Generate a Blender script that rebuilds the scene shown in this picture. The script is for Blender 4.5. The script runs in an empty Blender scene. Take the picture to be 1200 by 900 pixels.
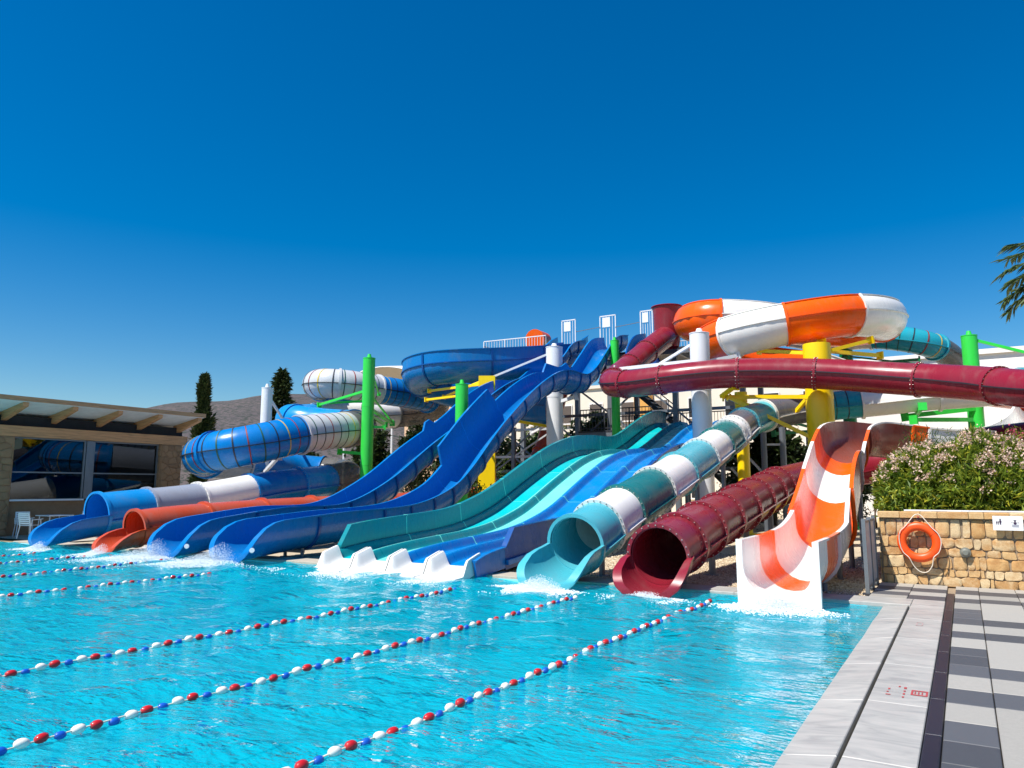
import bpy, math, random
import numpy as np
from mathutils import Vector, Matrix, noise

random.seed(7)
rng = np.random.default_rng(11)
R = math.radians
SC = bpy.context.scene
COL = SC.collection

# ------------------------------------------------------------------ camera, sky, sun, exposure
cam_d = bpy.data.cameras.new('camera')
cam_d.lens = 26.1
cam_d.sensor_width = 36.0
cam_d.clip_start = 0.1
cam_d.clip_end = 3000.0
cam = bpy.data.objects.new('camera', cam_d)
COL.objects.link(cam)
cam.location = (0, 0, 1.7)
cam.rotation_euler = (R(90) + math.atan(122 / 870.0), 0, R(31.1))
SC.camera = cam

SUN_DIR = Vector((-0.24, -0.50, 0.86)).normalized()          # towards the sun
SUN_EL = math.asin(SUN_DIR.z)
SUN_AZ = math.atan2(SUN_DIR.x, SUN_DIR.y)
world = bpy.data.worlds.new('World')
SC.world = world
world.use_nodes = True
wn = world.node_tree
wn.nodes.clear()
wo = wn.nodes.new('ShaderNodeOutputWorld')
wb = wn.nodes.new('ShaderNodeBackground')
ws = wn.nodes.new('ShaderNodeTexSky')
ws.sky_type = 'NISHITA'
ws.sun_disc = False
ws.sun_elevation = SUN_EL
ws.sun_rotation = SUN_AZ
ws.altitude = 300
ws.air_density = 1.25
ws.dust_density = 0.05
ws.ozone_density = 6.0
wh = wn.nodes.new('ShaderNodeHueSaturation')
wh.inputs['Saturation'].default_value = 1.46
wh.inputs['Hue'].default_value = 0.502
wn.links.new(ws.outputs[0], wh.inputs['Color'])
wn.links.new(wh.outputs[0], wb.inputs[0])
wb.inputs[1].default_value = 0.080
wn.links.new(wb.outputs[0], wo.inputs[0])

sun_d = bpy.data.lights.new('sun', 'SUN')
sun_d.energy = 4.8
sun_d.angle = R(0.53)
sun_d.color = (1.0, 0.95, 0.88)
sun = bpy.data.objects.new('sun', sun_d)
COL.objects.link(sun)
sun.rotation_euler = SUN_DIR.to_track_quat('Z', 'Y').to_euler()

SC.view_settings.view_transform = 'Standard'
SC.view_settings.look = 'None'
SC.view_settings.exposure = 0.55
SC.view_settings.gamma = 1.0
SC.view_settings.use_curve_mapping = False
SC.cycles.max_bounces = 10
SC.cycles.transparent_max_bounces = 24

# ------------------------------------------------------------------ materials
def lin(c):
    out = []
    for v in c:
        v = v / 255.0
        out.append(v / 12.92 if v <= 0.04045 else ((v + 0.055) / 1.055) ** 2.4)
    return (out[0], out[1], out[2], 1.0)

class NT:
    def __init__(s, name):
        s.m = bpy.data.materials.new(name)
        s.m.use_nodes = True
        s.t = s.m.node_tree
        s.t.nodes.clear()
        s.out = s.t.nodes.new('ShaderNodeOutputMaterial')
    def n(s, typ, ins=None, **kw):
        nd = s.t.nodes.new('ShaderNode' + typ)
        for k, v in kw.items():
            setattr(nd, k, v)
        for k, v in (ins or {}).items():
            if isinstance(v, bpy.types.NodeSocket):
                s.t.links.new(v, nd.inputs[k])
            else:
                nd.inputs[k].default_value = v
        return nd
    def ramp(s, fac, stops):
        nd = s.n('ValToRGB', {'Fac': fac})
        el = nd.color_ramp.elements
        while len(el) > 1:
            el.remove(el[-1])
        el[0].position = stops[0][0]
        el[0].color = stops[0][1]
        for p, c in stops[1:]:
            e = el.new(p)
            e.color = c
        return nd.outputs['Color']
    def surf(s, sock):
        s.t.links.new(sock, s.out.inputs['Surface'])
        return s.m

def sc4(c, k):
    return (min(c[0] * k, 1), min(c[1] * k, 1), min(c[2] * k, 1), 1.0)

def gel(name, rgb, rough=0.22, fade=0.25, coat=0.10, grime=0.09, trans=0.0):
    """Glossy moulded fibreglass, slightly faded and dusty."""
    t = NT(name)
    c = lin(rgb)
    tc = t.n('TexCoord').outputs['Object']
    n1 = t.n('TexNoise', {'Vector': tc, 'Scale': 1.1, 'Detail': 2.5, 'Roughness': 0.5}).outputs['Fac']
    mp = t.n('Mapping', {'Vector': tc, 'Scale': (2.2, 2.2, 0.8)}).outputs[0]
    n2 = t.n('TexNoise', {'Vector': mp, 'Scale': 1.4, 'Detail': 4.0, 'Roughness': 0.6}).outputs['Fac']
    g = 0.3 * c[0] + 0.5 * c[1] + 0.2 * c[2]
    faded = tuple(c[i] * (1 - fade) + (g * 0.8 + 0.05) * fade for i in range(3)) + (1,)
    col = t.n('MixRGB', {'Fac': t.ramp(n1, [(0.35, (0, 0, 0, 1)), (0.75, (1, 1, 1, 1))]), 'Color1': c, 'Color2': faded}).outputs[0]
    gr = t.n('MixRGB', {'Fac': t.ramp(n2, [(0.55, (0, 0, 0, 1)), (0.85, (grime * 3, grime * 3, grime * 3, 1))]), 'Color1': col, 'Color2': (0.22, 0.20, 0.17, 1)}).outputs[0]
    rr = t.n('MapRange', {'Value': n2, 'To Min': rough * 0.7, 'To Max': rough * 1.8}).outputs[0]
    bmp = t.n('Bump', {'Height': n1, 'Strength': 0.05, 'Distance': 0.03}).outputs[0]
    p = t.n('BsdfPrincipled', {'Base Color': gr, 'Roughness': rr, 'Coat Weight': coat, 'Coat Roughness': 0.06, 'Specular IOR Level': 0.32, 'Normal': bmp})
    if trans > 0:
        tr = t.n('BsdfTransparent', {'Color': tuple(0.45 + 0.5 * v for v in c[:3]) + (1,)})
        mx = t.n('MixShader', {'Fac': trans, 1: p.outputs[0], 2: tr.outputs[0]})
        return t.surf(mx.outputs[0])
    return t.surf(p.outputs[0])

def paint(name, rgb, rough=0.4, metal=0.0, var=0.15, scale=3.0):
    t = NT(name)
    c = lin(rgb)
    tc = t.n('TexCoord').outputs['Object']
    mp = t.n('Mapping', {'Vector': tc, 'Scale': (1, 1, 0.35)}).outputs[0]
    n1 = t.n('TexNoise', {'Vector': mp, 'Scale': scale, 'Detail': 7.0, 'Roughness': 0.65}).outputs['Fac']
    col = t.ramp(n1, [(0.25, sc4(c, 1 - var)), (0.55, c), (0.8, sc4(c, 1 + var * 0.6))])
    rr = t.n('MapRange', {'Value': n1, 'To Min': rough * 0.75, 'To Max': rough * 1.3}).outputs[0]
    bmp = t.n('Bump', {'Height': n1, 'Strength': 0.05, 'Distance': 0.02}).outputs[0]
    p = t.n('BsdfPrincipled', {'Base Color': col, 'Roughness': rr, 'Metallic': metal, 'Normal': bmp})
    return t.surf(p.outputs[0])

def stone(name, cols, scale=6.0, bump=0.4, rough=0.85, per_obj=0.5):
    t = NT(name)
    oi = t.n('ObjectInfo').outputs['Random']
    tc = t.n('TexCoord').outputs['Object']
    off = t.n('VectorMath', {0: tc, 1: t.n('CombineXYZ', {'X': t.n('Math', {0: oi, 1: 31.0}, operation='MULTIPLY').outputs[0]}).outputs[0]}, operation='ADD').outputs[0]
    n1 = t.n('TexNoise', {'Vector': off, 'Scale': scale, 'Detail': 8.0, 'Roughness': 0.7}).outputs['Fac']
    n2 = t.n('TexNoise', {'Vector': off, 'Scale': scale * 9, 'Detail': 4.0, 'Roughness': 0.7}).outputs['Fac']
    f = t.n('Math', {0: t.n('Math', {0: oi, 1: per_obj}, operation='MULTIPLY').outputs[0], 1: t.n('Math', {0: n1, 1: 1 - per_obj}, operation='MULTIPLY').outputs[0]}, operation='ADD').outputs[0]
    k = len(cols)
    col = t.ramp(f, [(0.15 + 0.7 * i / (k - 1), lin(c)) for i, c in enumerate(cols)])
    col = t.n('MixRGB', {'Fac': 0.35, 'Color1': col, 'Color2': t.ramp(n2, [(0.3, (0.35, 0.35, 0.35, 1)), (0.7, (1, 1, 1, 1))])}, blend_type='MULTIPLY').outputs[0]
    h = t.n('Math', {0: n1, 1: n2}, operation='ADD').outputs[0]
    bmp = t.n('Bump', {'Height': h, 'Strength': bump, 'Distance': 0.02}).outputs[0]
    p = t.n('BsdfPrincipled', {'Base Color': col, 'Roughness': rough, 'Normal': bmp})
    return t.surf(p.outputs[0])

def leafmat(name, cols, rough=0.5, transl=0.25):
    t = NT(name)
    ri = t.n('NewGeometry').outputs['Random Per Island']
    k = len(cols)
    col = t.ramp(ri, [(i / max(k - 1, 1), lin(c)) for i, c in enumerate(cols)])
    p = t.n('BsdfPrincipled', {'Base Color': col, 'Roughness': rough, 'Specular IOR Level': 0.35})
    tl = t.n('BsdfTranslucent', {'Color': col})
    mx = t.n('MixShader', {'Fac': transl, 1: p.outputs[0], 2: tl.outputs[0]})
    return t.surf(mx.outputs[0])

def wood(name, rgb):
    t = NT(name)
    c = lin(rgb)
    tc = t.n('TexCoord').outputs['Object']
    mp = t.n('Mapping', {'Vector': tc, 'Scale': (1.0, 1.0, 14.0)}).outputs[0]
    n1 = t.n('TexNoise', {'Vector': mp, 'Scale': 1.6, 'Detail': 8.0, 'Roughness': 0.6, 'Distortion': 0.6}).outputs['Fac']
    col = t.ramp(n1, [(0.3, sc4(c, 0.65)), (0.5, c), (0.75, sc4(c, 1.25))])
    p = t.n('BsdfPrincipled', {'Base Color': col, 'Roughness': 0.6})
    return t.surf(p.outputs[0])

M = {}
M['blue'] = gel('fibreglass_blue', (0, 112, 182), fade=0.05)
M['blue_deep'] = gel('fibreglass_deep_blue', (0, 74, 144), fade=0.05)
M['sky_blue'] = gel('fibreglass_sky_blue', (12, 136, 206), fade=0.06)
M['grey'] = gel('fibreglass_grey', (150, 156, 168), fade=0.1)
M['dark_grey'] = gel('fibreglass_slate', (92, 92, 100), fade=0.1)
M['white'] = gel('fibreglass_white', (232, 230, 224), fade=0.03, grime=0.05)
M['rust'] = gel('fibreglass_rust_orange', (196, 74, 36), fade=0.14)
M['teal'] = gel('fibreglass_teal', (6, 128, 136), fade=0.10)
M['teal_dark'] = gel('fibreglass_dark_teal', (10, 112, 112), fade=0.12)
M['turquoise'] = gel('fibreglass_turquoise', (70, 170, 184), fade=0.12)
M['aqua'] = gel('fibreglass_aqua', (112, 216, 198), fade=0.10)
M['cyan'] = gel('fibreglass_cyan', (0, 184, 190), fade=0.06)
M['lane_blue'] = gel('fibreglass_lane_blue', (0, 126, 206), fade=0.06)
M['maroon'] = gel('fibreglass_maroon', (134, 28, 44), fade=0.14)
M['maroon_clear'] = gel('fibreglass_translucent_maroon', (150, 50, 62), fade=0.2, trans=0.35)
M['orange'] = gel('fibreglass_orange', (240, 92, 0), fade=0.0)
M['chute_clear'] = gel('fibreglass_smoky_red', (150, 78, 62), fade=0.25, trans=0.15)
M['blue_clear'] = gel('fibreglass_translucent_blue', (0, 122, 198), fade=0.05, trans=0.10)
M['white_clear'] = gel('fibreglass_translucent_white', (206, 208, 210), fade=0.05, trans=0.12)
M['teal_clear'] = gel('fibreglass_translucent_teal', (30, 160, 180), fade=0.05, trans=0.10)
M['smoke_clear'] = gel('fibreglass_smoky_clear', (160, 158, 154), fade=0.1, trans=0.68, rough=0.12)
M['seam_dark'] = paint('seam_sealant_dark', (34, 40, 48), 0.5)
M['stripe_red'] = paint('stripe_red', (140, 50, 40), 0.5)
M['stripe_yellow'] = paint('stripe_yellow', (200, 170, 50), 0.5)
M['stripe_green'] = paint('stripe_green', (20, 80, 60), 0.5)
M['bolt'] = paint('bolt_steel', (210, 205, 195), 0.35, 0.6)
M['bolt_dark'] = paint('bolt_dark', (60, 58, 60), 0.5, 0.4)
M['green'] = paint('paint_green', (50, 205, 72), 0.35, var=0.1)
M['green_dark'] = paint('paint_dark_green', (6, 120, 66), 0.35, var=0.1)
M['yellow'] = paint('paint_yellow', (250, 212, 0), 0.35, var=0.08)
M['post_white'] = paint('paint_white', (226, 228, 230), 0.35, var=0.08)
M['steel'] = paint('steel_galvanised', (120, 126, 134), 0.45, 0.5)
M['steel_dark'] = paint('steel_dark', (66, 68, 74), 0.5, 0.4)
M['steel_light'] = paint('steel_light', (196, 200, 204), 0.4, 0.2)
M['wood'] = wood('timber_glulam', (194, 144, 98))
M['soffit'] = paint('soffit_white', (228, 226, 220), 0.8)
M['stone'] = stone('sandstone_rubble', [(182, 122, 66), (210, 164, 104), (222, 186, 132), (196, 148, 92), (230, 204, 158), (168, 128, 88)], 7.0, 0.5)
M['stone_brown'] = stone('stone_brown', [(136, 104, 74), (170, 134, 98), (152, 118, 84)], 5.0, 0.4)
M['mortar'] = stone('mortar_grey', [(146, 128, 104), (168, 148, 122)], 12.0, 0.3, per_obj=0.0)
M['marble'] = None
M['plastic_white'] = paint('plastic_white', (232, 232, 228), 0.35, var=0.05)
M['lifebuoy'] = paint('lifebuoy_orange', (244, 84, 14), 0.4, var=0.08)
M['rope'] = paint('rope_white', (226, 216, 196), 0.8)
M['print_red'] = paint('print_red', (176, 74, 74), 0.6)
M['print_faded'] = paint('print_faded_red', (188, 160, 156), 0.6)
M['print_dark'] = paint('print_dark', (60, 40, 70), 0.6)
M['print_grey'] = paint('print_grey', (150, 150, 165), 0.6)
M['leaf_oleander'] = leafmat('oleander_leaf', [(70, 98, 30), (104, 128, 38), (134, 152, 50), (156, 168, 58), (84, 110, 38), (196, 190, 60)], 0.5, 0.35)
M['petal'] = leafmat('oleander_petal', [(236, 204, 186), (244, 220, 202), (224, 182, 164), (240, 212, 184)], 0.6, 0.3)
M['petal_pink'] = leafmat('pink_petal', [(214, 90, 120), (226, 120, 140), (196, 70, 100)], 0.6, 0.3)
M['leaf_dark'] = leafmat('leaf_dark', [(30, 44, 18), (44, 60, 26), (58, 74, 30), (36, 52, 24)])
M['leaf_mid'] = leafmat('leaf_mid', [(52, 76, 28), (78, 100, 38), (96, 116, 46), (62, 84, 36)])
M['needle'] = leafmat('conifer_needle', [(30, 46, 24), (44, 62, 30), (58, 76, 38), (74, 80, 40)], 0.6, 0.1)
M['bark'] = stone('bark_brown', [(66, 50, 36), (92, 72, 54), (80, 62, 46)], 10.0, 0.7, per_obj=0.0)
M['palm_leaf'] = leafmat('palm_leaflet', [(66, 88, 48), (92, 112, 66), (116, 130, 82), (56, 76, 44)])
M['stucco_cream'] = paint('stucco_cream', (232, 220, 200), 0.9, var=0.05, scale=0.8)
M['stucco_peach'] = paint('stucco_peach', (224, 186, 150), 0.9, var=0.05, scale=0.8)
M['stucco_white'] = paint('stucco_white', (238, 232, 224), 0.9, var=0.03, scale=0.6)
M['stucco_orange'] = paint('stucco_orange', (222, 164, 84), 0.9, var=0.05)
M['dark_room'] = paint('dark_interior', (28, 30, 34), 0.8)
M['frame_grey'] = paint('aluminium_frame', (120, 126, 130), 0.4, 0.3)
M['shutter'] = paint('shutter_brown', (96, 84, 74), 0.7)
M['tile_light'] = stone('paving_light', [(162, 159, 151), (176, 172, 163), (152, 149, 141)], 30.0, 0.1, 0.6, per_obj=0.6)
M['tile_dark'] = stone('paving_dark', [(72, 74, 78), (84, 86, 90), (94, 96, 100)], 34.0, 0.12, 0.55, per_obj=0.6)
M['strip_black'] = stone('black_slate', [(22, 25, 38), (32, 35, 50), (42, 42, 54)], 16.0, 0.25, 0.35, per_obj=0.3)
M['concrete'] = stone('concrete_beige', [(168, 158, 142), (188, 178, 160), (176, 166, 150)], 5.0, 0.25, 0.85, per_obj=0.2)
M['lamp_grey'] = paint('lamp_grey', (120, 122, 112), 0.5)
M['black'] = paint('black_rubber', (16, 16, 18), 0.6)

def marble_mat():
    t = NT('marble_pale')
    tc = t.n('TexCoord').outputs['Object']
    oi = t.n('ObjectInfo').outputs['Random']
    off = t.n('VectorMath', {0: tc, 1: t.n('CombineXYZ', {'Y': t.n('Math', {0: oi, 1: 9.0}, operation='MULTIPLY').outputs[0]}).outputs[0]}, operation='ADD').outputs[0]
    mp = t.n('Mapping', {'Vector': off, 'Scale': (1.3, 4.2, 1.0), 'Rotation': (0, 0, 0.30)}).outputs[0]
    n1 = t.n('TexNoise', {'Vector': mp, 'Scale': 1.6, 'Detail': 8.0, 'Roughness': 0.62, 'Distortion': 1.2}).outputs['Fac']
    n2 = t.n('TexNoise', {'Vector': off, 'Scale': 0.9, 'Detail': 3.0}).outputs['Fac']
    col = t.ramp(n1, [(0.30, lin((146, 145, 143))), (0.45, lin((168, 167, 162))), (0.62, lin((182, 179, 173))), (0.8, lin((166, 157, 146)))])
    col = t.n('MixRGB', {'Fac': 0.5, 'Color1': col, 'Color2': t.ramp(n2, [(0.35, (0.80, 0.80, 0.80, 1)), (0.65, (1, 0.99, 0.96, 1))])}, blend_type='MULTIPLY').outputs[0]
    p = t.n('BsdfPrincipled', {'Base Color': col, 'Roughness': t.n('MapRange', {'Value': n2, 'To Min': 0.25, 'To Max': 0.6}).outputs[0]})
    return t.surf(p.outputs[0])
M['marble'] = marble_mat()

def ground_mat():
    t = NT('gravel_bed')
    tc = t.n('TexCoord').outputs['Object']
    n1 = t.n('TexNoise', {'Vector': tc, 'Scale': 0.5, 'Detail': 6.0}).outputs['Fac']
    v = t.n('TexVoronoi', {'Vector': tc, 'Scale': 34.0})
    c1 = t.ramp(v.outputs['Color'], [(0.0, lin((150, 128, 100))), (0.5, lin((196, 178, 148))), (1.0, lin((222, 208, 182)))])
    col = t.n('MixRGB', {'Fac': 0.5, 'Color1': c1, 'Color2': t.ramp(n1, [(0.3, lin((150, 132, 108))), (0.7, lin((214, 200, 174)))])}, blend_type='MIX').outputs[0]
    bmp = t.n('Bump', {'Height': v.outputs['Distance'], 'Strength': 0.8, 'Distance': 0.03}).outputs[0]
    return t.surf(t.n('BsdfPrincipled', {'Base Color': col, 'Roughness': 0.9, 'Normal': bmp}).outputs[0])
M['gravel'] = ground_mat()
M['pebble'] = leafmat('pebble', [(150, 126, 98), (190, 170, 140), (214, 198, 170), (226, 214, 192), (170, 150, 120)], 0.9, 0.0)

def terrain_mat():
    t = NT('hill_scrub')
    tc = t.n('TexCoord').outputs['Object']
    n1 = t.n('TexNoise', {'Vector': tc, 'Scale': 0.02, 'Detail': 8.0, 'Roughness': 0.7}).outputs['Fac']
    n2 = t.n('TexNoise', {'Vector': tc, 'Scale': 0.35, 'Detail': 4.0, 'Roughness': 0.7}).outputs['Fac']
    c1 = t.ramp(n1, [(0.3, lin((74, 68, 70))), (0.7, lin((100, 88, 84)))])
    col = t.n('MixRGB', {'Fac': t.ramp(n2, [(0.48, (0, 0, 0, 1)), (0.56, (1, 1, 1, 1))]), 'Color1': c1, 'Color2': lin((46, 52, 44))}).outputs[0]
    return t.surf(t.n('BsdfPrincipled', {'Base Color': col, 'Roughness': 1.0}).outputs[0])
M['hill'] = terrain_mat()
M['earth'] = stone('dry_earth', [(120, 108, 84), (150, 136, 106), (104, 100, 74)], 0.2, 0.2, 0.95, per_obj=0.0)

def water_mat():
    t = NT('pool_water')
    tc = t.n('TexCoord').outputs['Object']
    mp = t.n('Mapping', {'Vector': tc, 'Scale': (0.85, 1.7, 1.0), 'Rotation': (0, 0, -0.50)}).outputs[0]
    n1 = t.n('TexNoise', {'Vector': mp, 'Scale': 3.0, 'Detail': 3.0, 'Roughness': 0.55, 'Distortion': 0.25}).outputs['Fac']
    n2 = t.n('TexNoise', {'Vector': mp, 'Scale': 10.0, 'Detail': 3.0, 'Roughness': 0.55, 'Distortion': 0.2}).outputs['Fac']
    h = t.n('Math', {0: n1, 1: t.n('Math', {0: n2, 1: 0.32}, operation='MULTIPLY').outputs[0]}, operation='ADD').outputs[0]
    bmp = t.n('Bump', {'Height': h, 'Strength': 0.8, 'Distance': 0.11}).outputs[0]
    bmp2 = t.n('Bump', {'Height': h, 'Strength': 0.9, 'Distance': 0.20}).outputs[0]
    fr = t.n('Fresnel', {'IOR': 1.33, 'Normal': bmp}).outputs[0]
    gl = t.n('BsdfGlossy', {'Color': (1, 1, 1, 1), 'Roughness': 0.03, 'Normal': bmp})
    tr = t.n('BsdfTransparent', {'Color': (0.28, 0.86, 0.93, 1)})
    df = t.n('BsdfDiffuse', {'Color': (0.0, 0.39, 0.50, 1), 'Normal': bmp2})
    body = t.n('MixShader', {'Fac': 0.55, 1: tr.outputs[0], 2: df.outputs[0]})
    mx = t.n('MixShader', {'Fac': fr, 1: body.outputs[0], 2: gl.outputs[0]})
    return t.surf(mx.outputs[0])
M['water'] = water_mat()
def pool_mat():
    t = NT('pool_lining')
    tc = t.n('TexCoord').outputs['Object']
    n1 = t.n('TexNoise', {'Vector': tc, 'Scale': 0.6, 'Detail': 3.0}).outputs['Fac']
    col = t.ramp(n1, [(0.3, (0.20, 0.72, 0.80, 1)), (0.7, (0.30, 0.80, 0.86, 1))])
    return t.surf(t.n('BsdfPrincipled', {'Base Color': col, 'Roughness': 0.4}).outputs[0])
M['pool'] = pool_mat()
def foam_mat():
    t = NT('water_foam')
    p = t.n('BsdfPrincipled', {'Base Color': (0.9, 0.94, 0.96, 1), 'Roughness': 0.6})
    tr = t.n('BsdfTransparent', {'Color': (0.9, 0.98, 1, 1)})
    return t.surf(t.n('MixShader', {'Fac': 0.25, 1: p.outputs[0], 2: tr.outputs[0]}).outputs[0])
M['foam'] = foam_mat()
def glass_mat():
    t = NT('window_glass')
    gl = t.n('BsdfGlossy', {'Color': (0.9, 0.95, 1, 1), 'Roughness': 0.01})
    tr = t.n('BsdfTransparent', {'Color': (0.20, 0.23, 0.25, 1)})
    fr = t.n('Fresnel', {'IOR': 1.6}).outputs[0]
    return t.surf(t.n('MixShader', {'Fac': fr, 1: tr.outputs[0], 2: gl.outputs[0]}).outputs[0])
M['glass'] = glass_mat()
M['frost'] = gel('frosted_panel', (176, 186, 196), rough=0.3, fade=0.05, trans=0.12)
for k_, c_ in (('float_white', (236, 232, 220)), ('float_red', (196, 22, 28)), ('float_blue', (16, 92, 196))):
    M[k_] = gel(k_, c_, rough=0.3, fade=0.08, coat=0.4)

# ------------------------------------------------------------------ object helpers
WPOS = {}
def thing(name, label, cat, loc=(0, 0, 0), group=None):
    o = bpy.data.objects.new(name, None)
    o.empty_display_size = 0.2
    o.location = loc
    COL.objects.link(o)
    o['label'] = label
    o['category'] = cat
    if group:
        o['group'] = group
    WPOS[o.name] = Vector(loc)
    return o

def tag(o, label=None, cat=None, group=None, kind=None):
    if label: o['label'] = label
    if cat: o['category'] = cat
    if group: o['group'] = group
    if kind: o['kind'] = kind
    return o

def mkobj(name, verts, faces, mat, parent=None, smooth=35, origin=None):
    """World-space geometry in, one mesh object out, origin at its own centre."""
    v = np.asarray(verts, dtype=np.float64)
    if origin is None:
        origin = (v.min(0) + v.max(0)) / 2
    origin = np.asarray(origin, dtype=np.float64)
    me = bpy.data.meshes.new(name)
    me.from_pydata((v - origin).tolist(), [], faces)
    mats = mat if isinstance(mat, (list, tuple)) else [mat]
    for m_ in mats:
        me.materials.append(m_)
    if smooth:
        me.polygons.foreach_set('use_smooth', [True] * len(me.polygons))
        me.set_sharp_from_angle(angle=R(smooth))
    me.update()
    return link(name, me, origin, parent)

def link(name, me, origin, parent=None):
    o = bpy.data.objects.new(name, me)
    COL.objects.link(o)
    if parent is not None:
        o.parent = parent
        o.location = Vector(origin) - WPOS[parent.name]
    else:
        o.location = origin
    WPOS[o.name] = Vector(origin)
    return o

class MB:
    def __init__(s):
        s.v = []
        s.f = []
        s.mi = []
    def add(s, vs, fs, mi=0):
        b = len(s.v)
        s.v.extend([tuple(p) for p in vs])
        for q in fs:
            s.f.append([b + i for i in q])
            s.mi.append(mi)
        return s
    def box(s, c, d, rz=0.0, mi=0):
        x, y, z = d[0] / 2, d[1] / 2, d[2] / 2
        ca, sa = math.cos(rz), math.sin(rz)
        vs = []
        for a in (-1, 1):
            for b in (-1, 1):
                for e in (-1, 1):
                    px, py = a * x, b * y
                    vs.append((c[0] + px * ca - py * sa, c[1] + px * sa + py * ca, c[2] + e * z))
        return s.add(vs, [(0, 1, 3, 2), (4, 6, 7, 5), (0, 4, 5, 1), (2, 3, 7, 6), (0, 2, 6, 4), (1, 5, 7, 3)], mi)
    def beam(s, p, q, w, h=None, mi=0):
        h = h or w
        p, q = Vector(p), Vector(q)
        t = (q - p).normalized()
        up = Vector((0, 0, 1)) if abs(t.z) < 0.95 else Vector((0, 1, 0))
        a = t.cross(up).normalized()
        b = a.cross(t)
        vs = []
        for e in (p, q):
            for i, j in ((-1, -1), (1, -1), (1, 1), (-1, 1)):
                vs.append(e + a * (i * w / 2) + b * (j * h / 2))
        return s.add(vs, [(3, 2, 1, 0), (4, 5, 6, 7), (0, 1, 5, 4), (1, 2, 6, 5), (2, 3, 7, 6), (3, 0, 4, 7)], mi)
    def cyl(s, p, q, r0, r1=None, n=12, mi=0):
        r1 = r0 if r1 is None else r1
        p, q = Vector(p), Vector(q)
        t = (q - p).normalized()
        up = Vector((0, 0, 1)) if abs(t.z) < 0.95 else Vector((0, 1, 0))
        a = t.cross(up).normalized()
        b = a.cross(t)
        vs = []
        for e, r in ((p, r0), (q, r1)):
            for i in range(n):
                w = 2 * math.pi * i / n
                vs.append(e + a * (r * math.cos(w)) + b * (r * math.sin(w)))
        fs = [(i, (i + 1) % n, n + (i + 1) % n, n + i) for i in range(n)]
        fs += [tuple(range(n))[::-1], tuple(range(n, 2 * n))]
        return s.add(vs, fs, mi)
    def polyline(s, pts, r, n=8, mi=0):
        for a, b in zip(pts[:-1], pts[1:]):
            s.cyl(a, b, r, n=n, mi=mi)
        return s
    def build(s, name, mat, parent=None, smooth=35, origin=None):
        o = mkobj(name, s.v, s.f, mat, parent, smooth, origin)
        if isinstance(mat, (list, tuple)) and len(mat) > 1:
            o.data.polygons.foreach_set('material_index', s.mi)
        return o

# ------------------------------------------------------------------ slides: paths and sweeps
def spline(pts, step=0.22):
    P = [np.array(p, float) for p in pts]
    P = [2 * P[0] - P[1]] + P + [2 * P[-1] - P[-2]]
    out = []
    for i in range(1, len(P) - 2):
        p0, p1, p2, p3 = P[i - 1:i + 3]
        t0 = 0.0
        t1 = t0 + max(np.linalg.norm(p1 - p0), 1e-6) ** 0.5
        t2 = t1 + max(np.linalg.norm(p2 - p1), 1e-6) ** 0.5
        t3 = t2 + max(np.linalg.norm(p3 - p2), 1e-6) ** 0.5
        for t in np.linspace(t1, t2, 24, endpoint=False):
            A1 = (t1 - t) / (t1 - t0) * p0 + (t - t0) / (t1 - t0) * p1
            A2 = (t2 - t) / (t2 - t1) * p1 + (t - t1) / (t2 - t1) * p2
            A3 = (t3 - t) / (t3 - t2) * p2 + (t - t2) / (t3 - t2) * p3
            B1 = (t2 - t) / (t2 - t0) * A1 + (t - t0) / (t2 - t0) * A2
            B2 = (t3 - t) / (t3 - t1) * A2 + (t - t1) / (t3 - t1) * A3
            out.append((t2 - t) / (t2 - t1) * B1 + (t - t1) / (t2 - t1) * B2)
    out.append(P[-2])
    out = np.array(out)
    # mild smoothing keeps the joints of the guide points round
    for _ in range(6):
        out[1:-1] = 0.25 * out[:-2] + 0.5 * out[1:-1] + 0.25 * out[2:]
    d = np.r_[0, np.cumsum(np.linalg.norm(np.diff(out[:, :3], axis=0), axis=1))]
    return Path(out, d)

class Path:
    def __init__(s, P, d):
        s.P, s.d, s.L = P, d, d[-1]
    def at(s, q):
        return np.array([np.interp(q, s.d, s.P[:, k]) for k in range(s.P.shape[1])])
    def frame(s, q):
        e = 0.06
        p = s.at(q)
        t = s.at(min(q + e, s.L))[:3] - s.at(max(q - e, 0))[:3]
        t = t / np.linalg.norm(t)
        up = np.array([0, 0, 1.0])
        side = np.cross(t, up)
        if np.linalg.norm(side) < 0.25:
            side = np.cross(t, np.array([0.0, 1.0, 0.0]))
        side = side / np.linalg.norm(side)
        u = np.cross(side, t)
        return p[:3], t, side, u
    def s_at_y(s, y):
        """first arc length at which the path passes the plane Y = y"""
        i = np.argmax(s.P[:, 1] >= y)
        return s.d[i]

def stations(a, b, step):
    n = max(2, int(round((b - a) / step)) + 1)
    return np.linspace(a, b, n)

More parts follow.
